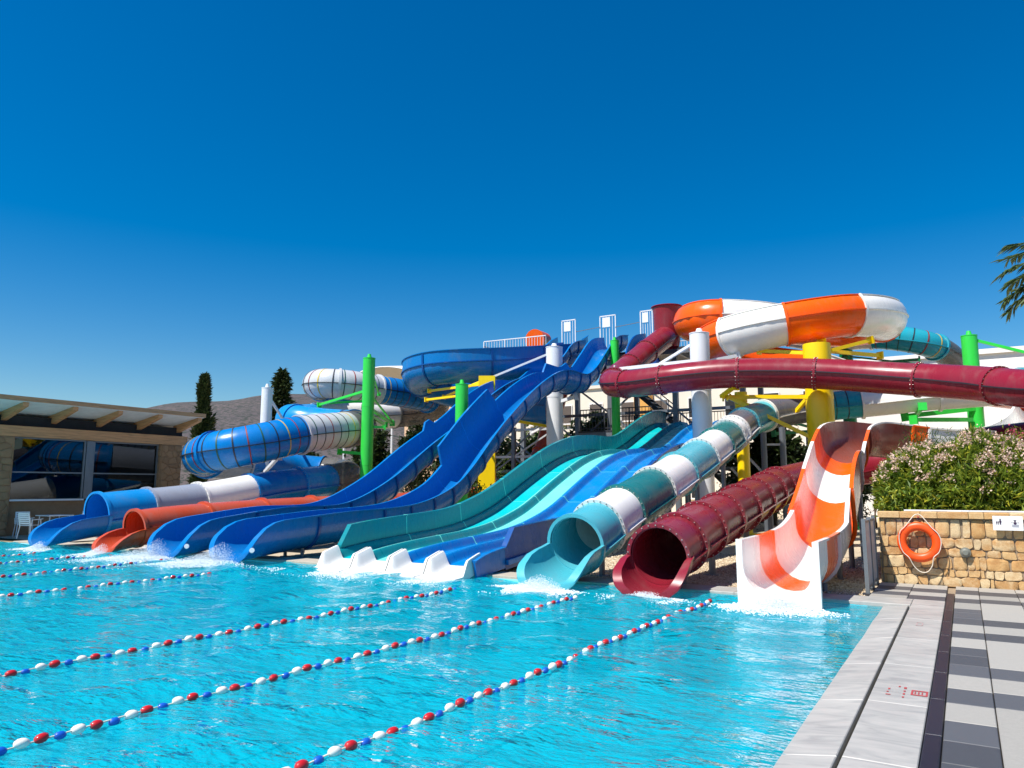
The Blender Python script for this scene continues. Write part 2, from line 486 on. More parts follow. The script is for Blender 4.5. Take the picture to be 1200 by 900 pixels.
def tube(parent, name, path, a, b, r, mat, th=0.025, n=28, step=0.3, label=None):
    rf = r if callable(r) else (lambda q: r)
    vs, fs = [], []
    ss = stations(a, b, step)
    m = len(ss)
    for q in ss:
        p, t, sd, u = path.frame(q)
        rr = rf(q)
        for R_ in (rr, rr - th):
            for i in range(n):
                w = 2 * math.pi * i / n
                vs.append(p + sd * (R_ * math.cos(w)) + u * (R_ * math.sin(w)))
    for j in range(m - 1):
        for i in range(n):
            k = (i + 1) % n
            o0, o1 = j * 2 * n, (j + 1) * 2 * n
            fs.append((o0 + i, o1 + i, o1 + k, o0 + k))
            fs.append((o0 + n + i, o0 + n + k, o1 + n + k, o1 + n + i))
    for j, rev in ((0, False), (m - 1, True)):
        for i in range(n):
            k = (i + 1) % n
            o0 = j * 2 * n
            q = (o0 + i, o0 + k, o0 + n + k, o0 + n + i)
            fs.append(q[::-1] if rev else q)
    ob = mkobj(name, vs, fs, mat, parent, 40)
    if label: ob['label'] = label
    return ob

def ring(parent, name, path, q, r, w, h, mat, n=32, half=False):
    """band of width w, standing h proud of radius r"""
    vs, fs = [], []
    cnt = n
    for e in (-w / 2, w / 2):
        p, t, sd, u = path.frame(min(max(q + e, 0), path.L))
        for R_ in (r - 0.004, r + h):
            for i in range(cnt):
                a = 2 * math.pi * i / cnt
                vs.append(p + sd * (R_ * math.cos(a)) + u * (R_ * math.sin(a)))
    for i in range(cnt):
        k = (i + 1) % cnt
        fs += [(cnt + i, 3 * cnt + i, 3 * cnt + k, cnt + k), (i, cnt + i, cnt + k, k), (2 * cnt + i, 2 * cnt + k, 3 * cnt + k, 3 * cnt + i)]
    return mkobj(name, vs, fs, mat, parent, 40)

def bolts(flange, path, q, r, mat, w, n=26, size=0.012):
    mb = MB()
    for e in (-w / 2 - 0.004, w / 2 + 0.004):
        p, t, sd, u = path.frame(min(max(q + e, 0), path.L))
        sg = 1 if e > 0 else -1
        for i in range(n):
            a = 2 * math.pi * (i + 0.5) / n
            c = p + sd * (r * math.cos(a)) + u * (r * math.sin(a))
            rd = sd * math.cos(a) + u * math.sin(a)
            tg = np.cross(t, rd)
            vs = [c + rd * size + t * 0, c + tg * size, c - rd * size, c - tg * size]
            top = [x + t * (sg * 0.014) for x in vs]
            mb.add(vs + top, [(0, 1, 5, 4), (1, 2, 6, 5), (2, 3, 7, 6), (3, 0, 4, 7), (4, 5, 6, 7)])
    ob = mb.build('bolt_row', mat, flange, 0)
    ob['kind'] = 'stuff'
    return ob

def flange(parent, path, q, r, mat, bolt=True, w=0.09, h=0.06, boltmat=None):
    f = ring(parent, 'flange', path, q, r, w, h, mat)
    if bolt:
        bolts(f, path, q, r + h * 0.55, boltmat or M['bolt'], w)
    return f

def side_strip(parent, name, path, a, b, r, mat, w=0.05, th=0.03, sides=(1, -1), v=0.0):
    """the bolted lengthwise joint on a tube's flank"""
    for sg in sides:
        vs, fs = [], []
        ss = stations(a, b, 0.35)
        for q in ss:
            p, t, sd, u = path.frame(q)
            rr = r(q) if callable(r) else r
            base = p + u * v
            for (o, z) in ((rr - 0.015, -th / 2), (rr + w, -th / 2), (rr + w, th / 2), (rr - 0.015, th / 2)):
                vs.append(base + sd * (sg * o) + u * z)
        for j in range(len(ss) - 1):
            for i in range(4):
                k = (i + 1) % 4
                fs.append((j * 4 + i, j * 4 + k, (j + 1) * 4 + k, (j + 1) * 4 + i))
        e = (len(ss) - 1) * 4
        fs += [(3, 2, 1, 0), (e, e + 1, e + 2, e + 3)]
        mkobj(name, vs, fs, mat, parent, 30)

def half_profile(h, r, flat, n, rnd=False):
    """inner half of a trough from the floor centre out to the rim at height h"""
    h = max(h, 0.02)
    arc_h = min(h, 1.9 * r) if rnd else min(h, r)
    phi = math.acos(max(-1, min(1, (r - arc_h) / r)))
    l1, l2, l3 = flat / 2, r * phi, (0 if rnd else max(h - r, 0))
    tot = l1 + l2 + l3
    pts = []
    for i in range(n + 1):
        d = tot * i / n
        if d <= l1:
            pts.append((d, 0.0, 0.0, -1.0))
        elif d <= l1 + l2:
            a = (d - l1) / r
            pts.append((l1 + r * math.sin(a), r - r * math.cos(a), math.sin(a), -math.cos(a)))
        else:
            pts.append((l1 + r * math.sin(phi), arc_h + d - l1 - l2, 1.0, 0.0))
    return pts

def flume(parent, name, path, a, b, r, hl, hr, mat, flat=0.0, th=0.03, lip=0.07, n=9, step=0.28, extra=(), label=None, lipf=None, rnd=False, lipmat=None):
    hl_ = hl if callable(hl) else (lambda q: hl)
    hr_ = hr if callable(hr) else (lambda q: hr)
    ss = sorted(set([round(x, 4) for x in stations(a, b, step)] + [round(x, 4) for x in extra if a < x < b]))
    vs, fs = [], []
    cnt = None
    for q in ss:
        p, t, sd, u = path.frame(q)
        L = half_profile(hl_(q), r, flat, n, rnd)
        Rr = half_profile(hr_(q), r, flat, n, rnd)
        lp = lipf(q) if lipf else lip
        inner = [(-x, y) for x, y, _, _ in L[::-1]] + [(x, y) for x, y, _, _ in Rr[1:]]
        outer = [(-(x + nx * th), y + ny * th) for x, y, nx, ny in L[::-1]] + [(x + nx * th, y + ny * th) for x, y, nx, ny in Rr[1:]]
        x0, y0 = inner[0]
        x1, y1 = inner[-1]
        loop = inner + [(x1 + lp, y1 + 0.002), (x1 + lp, y1 - 0.035), (outer[-1][0], y1 - 0.035)]
        loop += outer[-2:0:-1] + [(outer[0][0], y0 - 0.035), (x0 - lp, y0 - 0.035), (x0 - lp, y0 + 0.002)]
        cnt = len(loop)
        for x, y in loop:
            vs.append(p + sd * x + u * y)
    m = len(ss)
    for j in range(m - 1):
        for i in range(cnt):
            k = (i + 1) % cnt
            fs.append((j * cnt + i, j * cnt + k, (j + 1) * cnt + k, (j + 1) * cnt + i))
    ni = 2 * n + 1
    for j, rev in ((0, False), (m - 1, True)):
        o = j * cnt
        # end caps as strips between inner and outer skins
        inn = [o + i for i in range(ni)]
        out = [o + cnt - 3] + [o + ni + 3 + i for i in range(ni - 2)][::-1] + [o + ni + 2]
        for i in range(ni - 1):
            q4 = (inn[i], inn[i + 1], out[i + 1], out[i])
            fs.append(q4[::-1] if not rev else q4)
        for q4 in ((o + ni - 1, o + ni, o + ni + 1, o + ni + 2), (o + cnt - 3, o + cnt - 2, o + cnt - 1, o)):
            fs.append(q4[::-1] if not rev else q4)
    ob = mkobj(name, vs, fs, mat if lipmat is None else [mat, lipmat], parent, 38)
    if lipmat is not None:
        lipset = {cnt - 1, cnt - 2, cnt - 3, ni - 1, ni, ni + 1}
        ob.data.polygons.foreach_set('material_index', [1 if (i < (m - 1) * cnt and i % cnt in lipset) else 0 for i in range(len(fs))])
    if label: ob['label'] = label
    return ob

def cross_seam(parent, path, q, r, hl, hr, mat, flat=0.0, lip=0.07):
    """raised joint line across an open trough"""
    hl_ = hl(q) if callable(hl) else hl
    hr_ = hr(q) if callable(hr) else hr
    vs, fs = [], []
    for e in (-0.012, 0.012):
        p, t, sd, u = path.frame(q + e)
        L = half_profile(hl_, r, flat, 9)
        Rr = half_profile(hr_, r, flat, 9)
        for off in (0.004, 0.0):
            inn = [(-(x - nx * off), y - ny * off) for x, y, nx, ny in L[::-1]] + [(x - nx * off, y - ny * off) for x, y, nx, ny in Rr[1:]]
            inn = [(inn[0][0] - lip, inn[0][1] + off + 0.002)] + [(x, y + (off if i in (0, len(inn) - 1) else 0)) for i, (x, y) in enumerate(inn)] + [(inn[-1][0] + lip, inn[-1][1] + off + 0.002)]
            for x, y in inn:
                vs.append(p + sd * x + u * y)
    c = len(vs) // 4
    for i in range(c - 1):
        fs += [(i, i + 1, 2 * c + i + 1, 2 * c + i), (i, c + i, c + i + 1, i + 1), (2 * c + i, 2 * c + i + 1, 3 * c + i + 1, 3 * c + i)]
    return mkobj('joint', vs, fs, mat, parent, 0)

def under_rib(parent, path, q, r, hl, hr, mat, flat=0.0, th=0.03, rnd=False):
    """outer reinforcing flange below an open trough"""
    hl_ = hl(q) if callable(hl) else hl
    hr_ = hr(q) if callable(hr) else hr
    vs, fs = [], []
    for e in (-0.035, 0.035):
        p, t, sd, u = path.frame(min(max(q + e, 0), path.L))
        L = half_profile(hl_ - 0.05, r, flat, 9, rnd)
        Rr = half_profile(hr_ - 0.05, r, flat, 9, rnd)
        for off in (th - 0.004, th + 0.05):
            for x, y, nx, ny in [(-x, y, -nx, ny) for x, y, nx, ny in L[::-1]] + Rr[1:]:
                vs.append(p + sd * (x + nx * off) + u * (y + ny * off))
    c = len(vs) // 4
    for i in range(c - 1):
        fs += [(c + i, 3 * c + i, 3 * c + i + 1, c + i + 1), (i, c + i, c + i + 1, i + 1), (2 * c + i, 2 * c + i + 1, 3 * c + i + 1, 3 * c + i)]
    fs += [(0, 2 * c, 3 * c, c), (c - 1, 2 * c - 1, 4 * c - 1, 3 * c - 1)]
    return mkobj('rib', vs, fs, mat, parent, 30)

def leg(parent, x, y, z0, z1, r=0.05, mat=None, name='support_leg'):
    mb = MB()
    mb.cyl((x, y, z0), (x, y, z1), r, n=10)
    mb.box((x, y, z0 + 0.012), (r * 4, r * 4, 0.024))
    return mb.build(name, mat or M['steel'], parent)

def end_drop(s0, H, Ld, foot=0.05):
    """rim height near the run-out: full height, then a quarter-round down to the water"""
    def f(q):
        t = min(max((q - s0) / Ld, 0.0), 1.0)
        return foot + (H - foot) * (1 - (1 - t) ** 2.2) ** 0.62
    return f

def near(path, p):
    d = np.linalg.norm(path.P[:, :3] - np.array(p)[None, :], axis=1)
    return path.d[int(np.argmin(d))]

def sweep(parent, name, path, ss, loopfn, mat, smooth=38, label=None):
    vs, fs = [], []
    cnt = 0
    for q in ss:
        p, t, sd, u = path.frame(q)
        loop = loopfn(q)
        cnt = len(loop)
        for x, y in loop:
            vs.append(p + sd * x + u * y)
    m = len(ss)
    for j in range(m - 1):
        for i in range(cnt):
            k = (i + 1) % cnt
            fs.append((j * cnt + i, j * cnt + k, (j + 1) * cnt + k, (j + 1) * cnt + i))
    fs.append(tuple(range(cnt))[::-1])
    fs.append(tuple(range((m - 1) * cnt, m * cnt)))
    ob = mkobj(name, vs, fs, mat, parent, smooth)
    if label: ob['label'] = label
    return ob

def rect_sheet(name, rects, z, mat, kind='structure'):
    mb = MB()
    for x0, x1, y0, y1 in rects:
        mb.add([(x0, y0, z), (x1, y0, z), (x1, y1, z), (x0, y1, z)], [(0, 1, 2, 3)])
    o = mb.build(name, mat, None, 0)
    o['kind'] = kind
    return o

# ================================================================== THE SETTING
PX0, PX1, PY0, PY1 = -46.0, -1.34, -8.0, 12.3
rect_sheet('ground', [(-1500, 1500, 12.35, 1500), (-1500, 1500, -1500, PY0), (-1500, PX0, PY0, 12.35), (-1.3, 1500, PY0, 12.35)], -0.03, M['earth'])
rect_sheet('gravel_bed', [(-24.2, 60, 12.95, 60)], -0.006, M['gravel'])
rect_sheet('terrace', [(-60, -24.2, 12.95, 32)], 0.03, M['concrete'])

mb = MB()
zf = -1.35
mb.add([(PX0, PY0, zf), (PX1, PY0, zf), (PX1, PY1, zf), (PX0, PY1, zf)], [(0, 1, 2, 3)])
mb.add([(PX0, PY1, zf), (PX1, PY1, zf), (PX1, PY1, 0.0), (PX0, PY1, 0.0)], [(0, 1, 2, 3)])
mb.add([(PX1, PY0, zf), (PX1, PY1, zf), (PX1, PY1, -0.03), (PX1, PY0, -0.03)], [(3, 2, 1, 0)])
mb.add([(PX0, PY0, zf), (PX0, PY1, zf), (PX0, PY1, 0.03), (PX0, PY0, 0.03)], [(0, 1, 2, 3)])
mb.add([(PX0, PY0, zf), (PX1, PY0, zf), (PX1, PY0, 0.03), (PX0, PY0, 0.03)], [(3, 2, 1, 0)])
mb.build('pool_basin', M['pool'], None, 0)['kind'] = 'structure'

def water_mesh():
    xs = np.r_[np.arange(PX0, -26, 0.35), np.arange(-26, -0.98, 0.085)]
    ys = np.r_[np.arange(PY0, 1.5, 0.35), np.arange(1.5, 12.26, 0.085), [12.29]]
    X, Y = np.meshgrid(xs, ys, indexing='ij')
    Zw = np.zeros_like(X)
    r2 = np.random.default_rng(3)
    for i in range(46):
        wl = 0.35 + 1.7 * r2.random() ** 1.6
        an = r2.normal(0.5, 1.0)
        kx, ky = 2 * math.pi / wl * math.cos(an), 2 * math.pi / wl * math.sin(an)
        wob = 0.5 * np.sin(X * 0.7 * r2.random() + Y * 0.9 * r2.random() + r2.random() * 6)
        Zw += 0.0030 * wl ** 0.9 * np.sin(kx * X + ky * Y + r2.random() * 6.28 + 2.2 * wob)
    # livelier where the slides run out, calmer by the beach edge
    liv = 0.75 + 1.0 * np.exp(-((Y - 11.0) / 1.6) ** 2)
    Zw *= liv * np.clip((-1.15 - X) / 1.5, 0.012, 1.0)
    n, m = X.shape
    v = np.stack([X, Y, Zw], -1).reshape(-1, 3)
    I = np.arange(n * m).reshape(n, m)
    f = np.stack([I[:-1, :-1], I[1:, :-1], I[1:, 1:], I[:-1, 1:]], -1).reshape(-1, 4)
    me = bpy.data.meshes.new('water')
    me.from_pydata(v.tolist(), [], f.tolist())
    me.materials.append(M['water'])
    me.polygons.foreach_set('use_smooth', [True] * len(me.polygons))
    o = bpy.data.objects.new('water', me)
    COL.objects.link(o)
    o['kind'] = 'structure'
water_mesh()

# --- marble coping, slabs one by one
def slab_box(parent, name, x0, x1, y0, y1, z, mat, zin=None, th=0.06, g=0.003):
    """slab with top at z; zin = top height of its x0 edge when it slopes"""
    za = z if zin is None else zin
    x0 += g; x1 -= g; y0 += g; y1 -= g
    b = 0.006
    vs = [(x0, y0, za - th), (x1, y0, z - th), (x1, y1, z - th), (x0, y1, za - th),
          (x0, y0, za - b), (x1, y0, z - b), (x1, y1, z - b), (x0, y1, za - b),
          (x0 + b, y0 + b, za), (x1 - b, y0 + b, z), (x1 - b, y1 - b, z), (x0 + b, y1 - b, za)]
    fs = [(0, 1, 5, 4), (1, 2, 6, 5), (2, 3, 7, 6), (3, 0, 4, 7), (4, 5, 9, 8), (5, 6, 10, 9), (6, 7, 11, 10), (7, 4, 8, 11), (8, 9, 10, 11)]
    return mkobj(name, vs, fs, mat, parent, 0)

cop = bpy.data.objects.new('pool_coping', None); COL.objects.link(cop); cop['kind'] = 'structure'; WPOS['pool_coping'] = Vector((0, 0, 0))
ys = [-2.0]
while ys[-1] < 12.2:
    ys.append(min(ys[-1] + 1.45, 12.3) if ys[-1] + 1.45 < 11.9 else 12.3)
for a, b in zip(ys[:-1], ys[1:]):
    slab_box(cop, 'marble_slab', -1.34, -0.80, a, b, 0.045, M['marble'], zin=-0.028)
    slab_box(cop, 'marble_slab', -0.775, -0.355, a, b, 0.05, M['marble'])
slab_box(cop, 'marble_slab', -0.775, -0.355, 12.3, 12.95, 0.05, M['marble'])
x = -0.775
while x > -25:
    w = 1.25
    slab_box(cop, 'marble_slab', x - w, x, 12.3, 12.95, 0.05, M['marble'] if x > -4 else M['concrete'])
    x -= w
mb = MB(); mb.box((-0.7875, 5.1, -0.06), (0.022, 14.4, 0.06)); mb.build('drain_slot', M['black'], cop, 0)
y = -2.0
while y < 13.9:
    slab_box(cop, 'border_strip', -0.353, -0.245, y, min(y + 1.0, 13.9), 0.052, M['strip_black'])
    y += 1.0
# red painted depth mark on the slab
mk = MB()
def flat_mark(mb, x0, x1, y0, y1, z=0.0535):
    mb.add([(x0, y0, z), (x1, y0, z), (x1, y1, z), (x0, y1, z)], [(0, 1, 2, 3)])
for (x0, x1, y0, y1) in ((-0.49, -0.37, 7.02, 7.05), (-0.49, -0.37, 7.16, 7.19), (-0.49, -0.475, 7.05, 7.16), (-0.385, -0.37, 7.05, 7.16), (-0.465, -0.455, 7.07, 7.14), (-0.44, -0.43, 7.07, 7.14), (-0.415, -0.405, 7.07, 7.14),
                         (-0.545, -0.53, 6.9, 6.94), (-0.545, -0.53, 7.0, 7.05), (-0.545, -0.53, 7.1, 7.14), (-0.548, -0.528, 7.2, 7.26), (-0.59, -0.575, 7.24, 7.28), (-0.66, -0.645, 7.12, 7.17), (-0.665, -0.65, 7.03, 7.06), (-0.665, -0.63, 6.94, 6.965)):
    flat_mark(mk, x0, x1, y0, y1)
mk.build('painted_mark', M['print_red'], cop, 0)
mk = MB()
for (x0, x1, y0, y1) in ((-0.62, -0.61, 10.5, 10.75), (-0.56, -0.55, 10.5, 10.75), (-0.62, -0.55, 10.5, 10.53), (-0.62, -0.55, 10.72, 10.75)):
    flat_mark(mk, x0, x1, y0, y1)
mk.build('painted_mark', M['print_faded'], cop, 0)

# --- striped deck paving
deck = bpy.data.objects.new('tiled_deck', None); COL.objects.link(deck); deck['kind'] = 'structure'; WPOS['tiled_deck'] = Vector((0, 0, 0))
rect_sheet('deck_bed', [(-0.35, 9.0, -3.0, 15.0), (-1.4, -0.35, 12.951, 15.0)], 0.012, M['mortar'])
colA = [(3.0, 3.5, 1), (3.5, 4.0, 0), (4.0, 4.5, 1), (4.5, 5.0, 0), (5.0, 5.45, 1), (5.45, 5.92, 1), (5.92, 6.42, 1), (6.42, 6.94, 0), (6.94, 7.44, 1), (7.44, 7.97, 0), (7.97, 8.44, 1), (8.44, 8.92, 1), (8.92, 9.36, 1), (9.36, 9.92, 0), (9.92, 10.36, 1), (10.36, 10.9, 0), (10.9, 11.4, 1), (11.4, 11.9, 1), (11.9, 12.28, 1), (12.28, 12.9, 0), (12.9, 13.4, 1), (13.4, 13.9, 0), (13.9, 14.5, 1), (14.5, 14.97, 0)]
colB = [(3.0, 3.6, 1), (3.6, 5.0, 0), (5.0, 5.5, 1), (5.5, 6.97, 0), (6.97, 7.46, 1), (7.46, 7.98, 0), (7.98, 8.44, 1), (8.44, 9.9, 0), (9.9, 10.38, 1), (10.38, 10.9, 0), (10.9, 11.4, 1), (11.4, 13.0, 0), (13.0, 13.45, 1), (13.45, 13.9, 0), (13.9, 14.4, 1), (14.4, 14.97, 0)]
def lay(x0, x1, rows, ymin=-9):
    for a, b, dk in rows:
        if b <= ymin: continue
        slab_box(deck, 'paving_tile', x0, x1, max(a, ymin), b, 0.05, M['tile_dark'] if dk else M['tile_light'], th=0.04, g=0.0025)
lay(-0.242, 0.08, colA)
lay(0.083, 0.585, colB)
lay(0.588, 0.91, [(a, b, dk) for a, b, dk in colA])
lay(0.913, 1.415, [(a, b, dk) for a, b, dk in colB])
lay(1.418, 1.74, colA)
lay(1.743, 2.245, colB)
lay(-0.86, -0.358, [(12.953, 13.45, 1), (13.45, 13.9, 0), (13.9, 14.4, 1), (14.4, 14.97, 0)])
lay(-1.385, -0.863, [(12.953, 13.3, 0), (13.3, 13.75, 1), (13.75, 14.0, 0), (14.0, 14.5, 1), (14.5, 14.97, 0)])

# --- loose pebbles on the gravel under the slides
def pebbles():
    n = 26000
    px = rng.uniform(-14, -1.45, n); py = 12.97 + rng.random(n) ** 1.3 * 7
    s = rng.uniform(0.008, 0.026, n) * (0.8 + 0.05 * (py - 12.9))
    base = np.array([(1, 0, 0), (0, 1, 0), (-1, 0, 0), (0, -1, 0), (0, 0, 0.75), (0, 0, -0.5)], float)
    fac = np.array([(0, 1, 4), (1, 2, 4), (2, 3, 4), (3, 0, 4), (1, 0, 5), (2, 1, 5), (3, 2, 5), (0, 3, 5)])
    an = rng.uniform(0, 6.28, n)
    ca, sa = np.cos(an), np.sin(an)
    jit = base[None] * (1 + rng.uniform(-0.3, 0.3, (n, 6, 3)))
    v = np.empty((n, 6, 3))
    v[..., 0] = (jit[..., 0] * ca[:, None] - jit[..., 1] * sa[:, None]) * s[:, None] + px[:, None]
    v[..., 1] = (jit[..., 0] * sa[:, None] + jit[..., 1] * ca[:, None]) * s[:, None] + py[:, None]
    v[..., 2] = jit[..., 2] * s[:, None] + 0.004
    f = (fac[None] + (np.arange(n) * 6)[:, None, None]).reshape(-1, 3)
    o = mkobj('gravel', v.reshape(-1, 3), f.tolist(), M['pebble'], None, 0)
    tag(o, 'loose pale gravel scattered on the bed under the slides', 'gravel', kind='stuff')
pebbles()

# --- distant hill
def hill():
    vs, fs = [], []
    na, nr = 90, 14
    for i in range(na):
        a = R(100 + 75 * i / (na - 1))
        for j in range(nr):
            rr = 330 + 22 * j
            env = math.exp(-((i - 40) / 33.0) ** 2)
            z = (j / (nr - 1)) ** 0.7 * 80 * env + 3.0 * noise.noise(Vector((i * 0.23, j * 0.3, 2.0))) * env - 2
            vs.append((rr * math.cos(a), rr * math.sin(a), z))
    for i in range(na - 1):
        for j in range(nr - 1):
            fs.append((i * nr + j, (i + 1) * nr + j, (i + 1) * nr + j + 1, i * nr + j + 1))
    mkobj('hill', vs, fs, M['hill'], None, 180)['kind'] = 'structure'
hill()

# ================================================================== CAFE PAVILION (left)
def voronoi_stones(parent, u0, u1, v0, v1, cw, ch, place, mat, gap=0.014, depth=0.035, seed=1, name='stone'):
    """irregular rubble: clipped cells of a jittered grid, each a proud bevelled stone"""
    r3 = random.Random(seed)
    nu, nv = max(1, int(round((u1 - u0) / cw))), max(1, int(round((v1 - v0) / ch)))
    du, dv = (u1 - u0) / nu, (v1 - v0) / nv
    pts = {}
    for i in range(-1, nu + 1):
        for j in range(-1, nv + 1):
            if (i * 7 + j * 13 + seed) % 6 == 0 and 0 < i < nu - 1: continue
            pts[i, j] = (u0 + (i + 0.5 + 0.5 * (j % 2) - 0.25 + r3.uniform(-0.46, 0.46)) * du, v0 + (j + 0.5 + r3.uniform(-0.27, 0.27)) * dv)
    asp = dv / du
    for i in range(-1, nu + 1):
        for j in range(nv):
            if (i, j) not in pts: continue
            c = pts[i, j]
            poly = [(u0, v0), (u1, v0), (u1, v1), (u0, v1)]
            for di in range(-2, 3):
                for dj in range(-2, 3):
                    if (di, dj) == (0, 0) or (i + di, j + dj) not in pts: continue
                    q = pts[i + di, j + dj]
                    nx, ny = (q[0] - c[0]) * asp * asp, (q[1] - c[1])
                    mx, my = (q[0] + c[0]) / 2, (q[1] + c[1]) / 2
                    out = []
                    for k in range(len(poly)):
                        A, B = poly[k], poly[(k + 1) % len(poly)]
                        da = (A[0] - mx) * nx + (A[1] - my) * ny
                        db = (B[0] - mx) * nx + (B[1] - my) * ny
                        if da <= 0: out.append(A)
                        if (da < 0 < db) or (db < 0 < da):
                            t = da / (da - db)
                            out.append((A[0] + t * (B[0] - A[0]), A[1] + t * (B[1] - A[1])))
                    poly = out
                    if len(poly) < 3: break
                if len(poly) < 3: break
            if len(poly) < 3: continue
            cx = sum(p[0] for p in poly) / len(poly); cy = sum(p[1] for p in poly) / len(poly)
            ext = max(max(abs(p[0] - cx), abs(p[1] - cy)) for p in poly)
            if ext < 0.04: continue
            # round the corners a little
            rp = []
            for k in range(len(poly)):
                A, B = poly[k], poly[(k + 1) % len(poly)]
                for t in (0.12, 0.88):
                    rp.append((A[0] + t * (B[0] - A[0]) + r3.uniform(-.006, .006), A[1] + t * (B[1] - A[1]) + r3.uniform(-.006, .006)))
            sh = lambda p, g: (cx + (p[0] - cx) * max(0.1, 1 - g / ext), cy + (p[1] - cy) * max(0.1, 1 - g / ext))
            d = depth * r3.uniform(0.6, 1.25)
            loops = [([sh(p, gap * 0.6) for p in rp], -0.004), ([sh(p, gap * 0.7) for p in rp], d * 0.55), ([sh(p, gap + 0.014) for p in rp], d * 0.9), ([sh(p, ext * 0.5) for p in rp], d * r3.uniform(0.95, 1.2))]
            n = len(rp)
            vs, fs = [], []
            for lp, dd in loops:
                vs += [place(p[0], p[1], dd) for p in lp]
            for l in range(3):
                for k in range(n):
                    fs.append((l * n + k, l * n + (k + 1) % n, (l + 1) * n + (k + 1) % n, (l + 1) * n + k))
            fs.append(tuple(range(3 * n, 4 * n)))
            mkobj(name, vs, fs, mat, parent, 50)

def coursed_stones(parent, u0, u1, v0, v1, place, mat, seed=1, depth=.03, gap=.011):
    """roughly coursed rubble: uneven courses, uneven stones, each with worn corners"""
    r3 = random.Random(seed)
    vs_ = [v0]
    while vs_[-1] < v1 - .16:
        vs_.append(vs_[-1] + r3.choice([.085, .11, .13, .15, .17, .2]))
    vs_[-1] = v1
    nr = len(vs_) - 1
    def line(k, u):
        if k in (0, nr): return vs_[k]
        return vs_[k] + .028 * noise.noise(Vector((u * 2.6, k * 7.3 + seed, .5))) + .014 * noise.noise(Vector((u * 8.0, k * 3.1, 4.5)))
    for k in range(nr):
        u = u0 + r3.uniform(-.02, 0)
        while u < u1 - .02:
            w = r3.choice([.07, .10, .13, .16, .18, .22, .27, .33])
            ua, ub = max(u, u0), min(u + w, u1)
            u += w
            if ub - ua < .05: continue
            sl, sr = r3.uniform(-.02, .02), r3.uniform(-.02, .02)
            n_ = 4
            bot = [(ua + (ub - ua) * i / n_, 0) for i in range(n_ + 1)]
            pts = []
            cuts_ = [(r3.uniform(.15, .3), r3.uniform(.12, .4)) for _ in range(4)]
            W_, H_c = ub - ua, None
            lo = lambda x: line(k, x) + gap / 2
            hi = lambda x: line(k + 1, x) - gap / 2
            a_, b_ = ua + gap / 2, ub - gap / 2
            def edge(x, t): return lo(x) + (hi(x) - lo(x)) * t
            cx0, cx1, cx2, cx3 = [min(.05, c_[0] * W_ * .6) for c_ in cuts_]
            ct0, ct1, ct2, ct3 = [c_[1] * .7 for c_ in cuts_]
            pts = [(a_ + cx0, edge(a_ + cx0, 0)), ((a_ + b_) / 2, edge((a_ + b_) / 2, 0) + r3.uniform(-.004, .004)), (b_ - cx1, edge(b_ - cx1, 0)), (b_ + sr * .3, edge(b_, ct1)), (b_ + sr, edge(b_, 1 - ct2)),
                   (b_ - cx2, edge(b_ - cx2, 1)), ((a_ + b_) / 2, edge((a_ + b_) / 2, 1) + r3.uniform(-.004, .004)), (a_ + cx3, edge(a_ + cx3, 1)), (a_ + sl, edge(a_, 1 - ct3)), (a_ + sl * .3, edge(a_, ct0))]
            pts = [(min(max(p[0], u0 + .002), u1 - .002), p[1]) for p in pts]
            cx = sum(p[0] for p in pts) / len(pts); cy = sum(p[1] for p in pts) / len(pts)
            d = depth * r3.uniform(.55, 1.3)
            tilt = r3.uniform(-.006, .006)
            def sh(p, f): return (cx + (p[0] - cx) * f, cy + (p[1] - cy) * f)
            n = len(pts)
            vv = []
            for f_s, dd in ((1.0, -.004), (.99, d * .7), (.95, d * .95), (.5, d * r3.uniform(.85, 1.1))):
                vv += [place(*sh(p, f_s), dd + (tilt if dd > 0 else 0) * (p[0] - cx) / max(W_, .1)) for p in pts]
            ff = []
            for l in range(3):
                for i in range(n):
                    ff.append((l * n + i, l * n + (i + 1) % n, (l + 1) * n + (i + 1) % n, (l + 1) * n + i))
            ff.append(tuple(range(3 * n, 4 * n)))
            mkobj('stone', vv, ff, mat, parent, 50)

WX = -29.0
cafe = thing('poolside_pavilion', 'low pavilion with timber eaves, dark windows and stone piers', 'building', (WX - 3, 15, 0.03))
def part_box(parent, name, c, d, mat, rz=0.0, smooth=0):
    mb = MB(); mb.box(c, d, rz); return mb.build(name, mat, parent, smooth)
base = part_box(cafe, 'base_wall', (WX - 0.1, 15.1, 0.63), (0.2, 9.6, 1.2), M['stone_brown'])
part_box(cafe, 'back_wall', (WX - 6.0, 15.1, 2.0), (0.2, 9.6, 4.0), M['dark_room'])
part_box(cafe, 'side_wall', (WX - 3.2, 20.02, 2.0), (6.0, 0.2, 4.0), M['stone_brown'])
part_box(cafe, 'side_wall', (WX - 3.2, 10.3, 2.0), (6.0, 0.2, 4.0), M['stone_brown'])
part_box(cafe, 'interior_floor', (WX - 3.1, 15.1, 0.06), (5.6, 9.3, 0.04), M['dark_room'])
for y0, y1 in ((12.35, 13.5), (19.2, 20.15)):
    pc = part_box(cafe, 'pier', (WX - 0.05, (y0 + y1) / 2, 1.77), (0.5, y1 - y0, 3.5), M['stone_brown'])
    voronoi_stones(pc, y0 + 0.02, y1 - 0.02, 0.06, 3.5, 0.33, 0.24, lambda u, v, d: (WX + 0.2 + d, u, v), M['stone_brown'], seed=int(y0), name='stone')
    voronoi_stones(pc, WX - 0.28, WX + 0.18, 0.06, 3.5, 0.3, 0.24, lambda u, v, d, yy=y0: (u, yy - d, v), M['stone_brown'], seed=int(y0) + 3, name='stone')
part_box(cafe, 'beam', (WX + 0.06, 16.1, 3.72), (0.26, 8.6, 0.38), M['wood'])
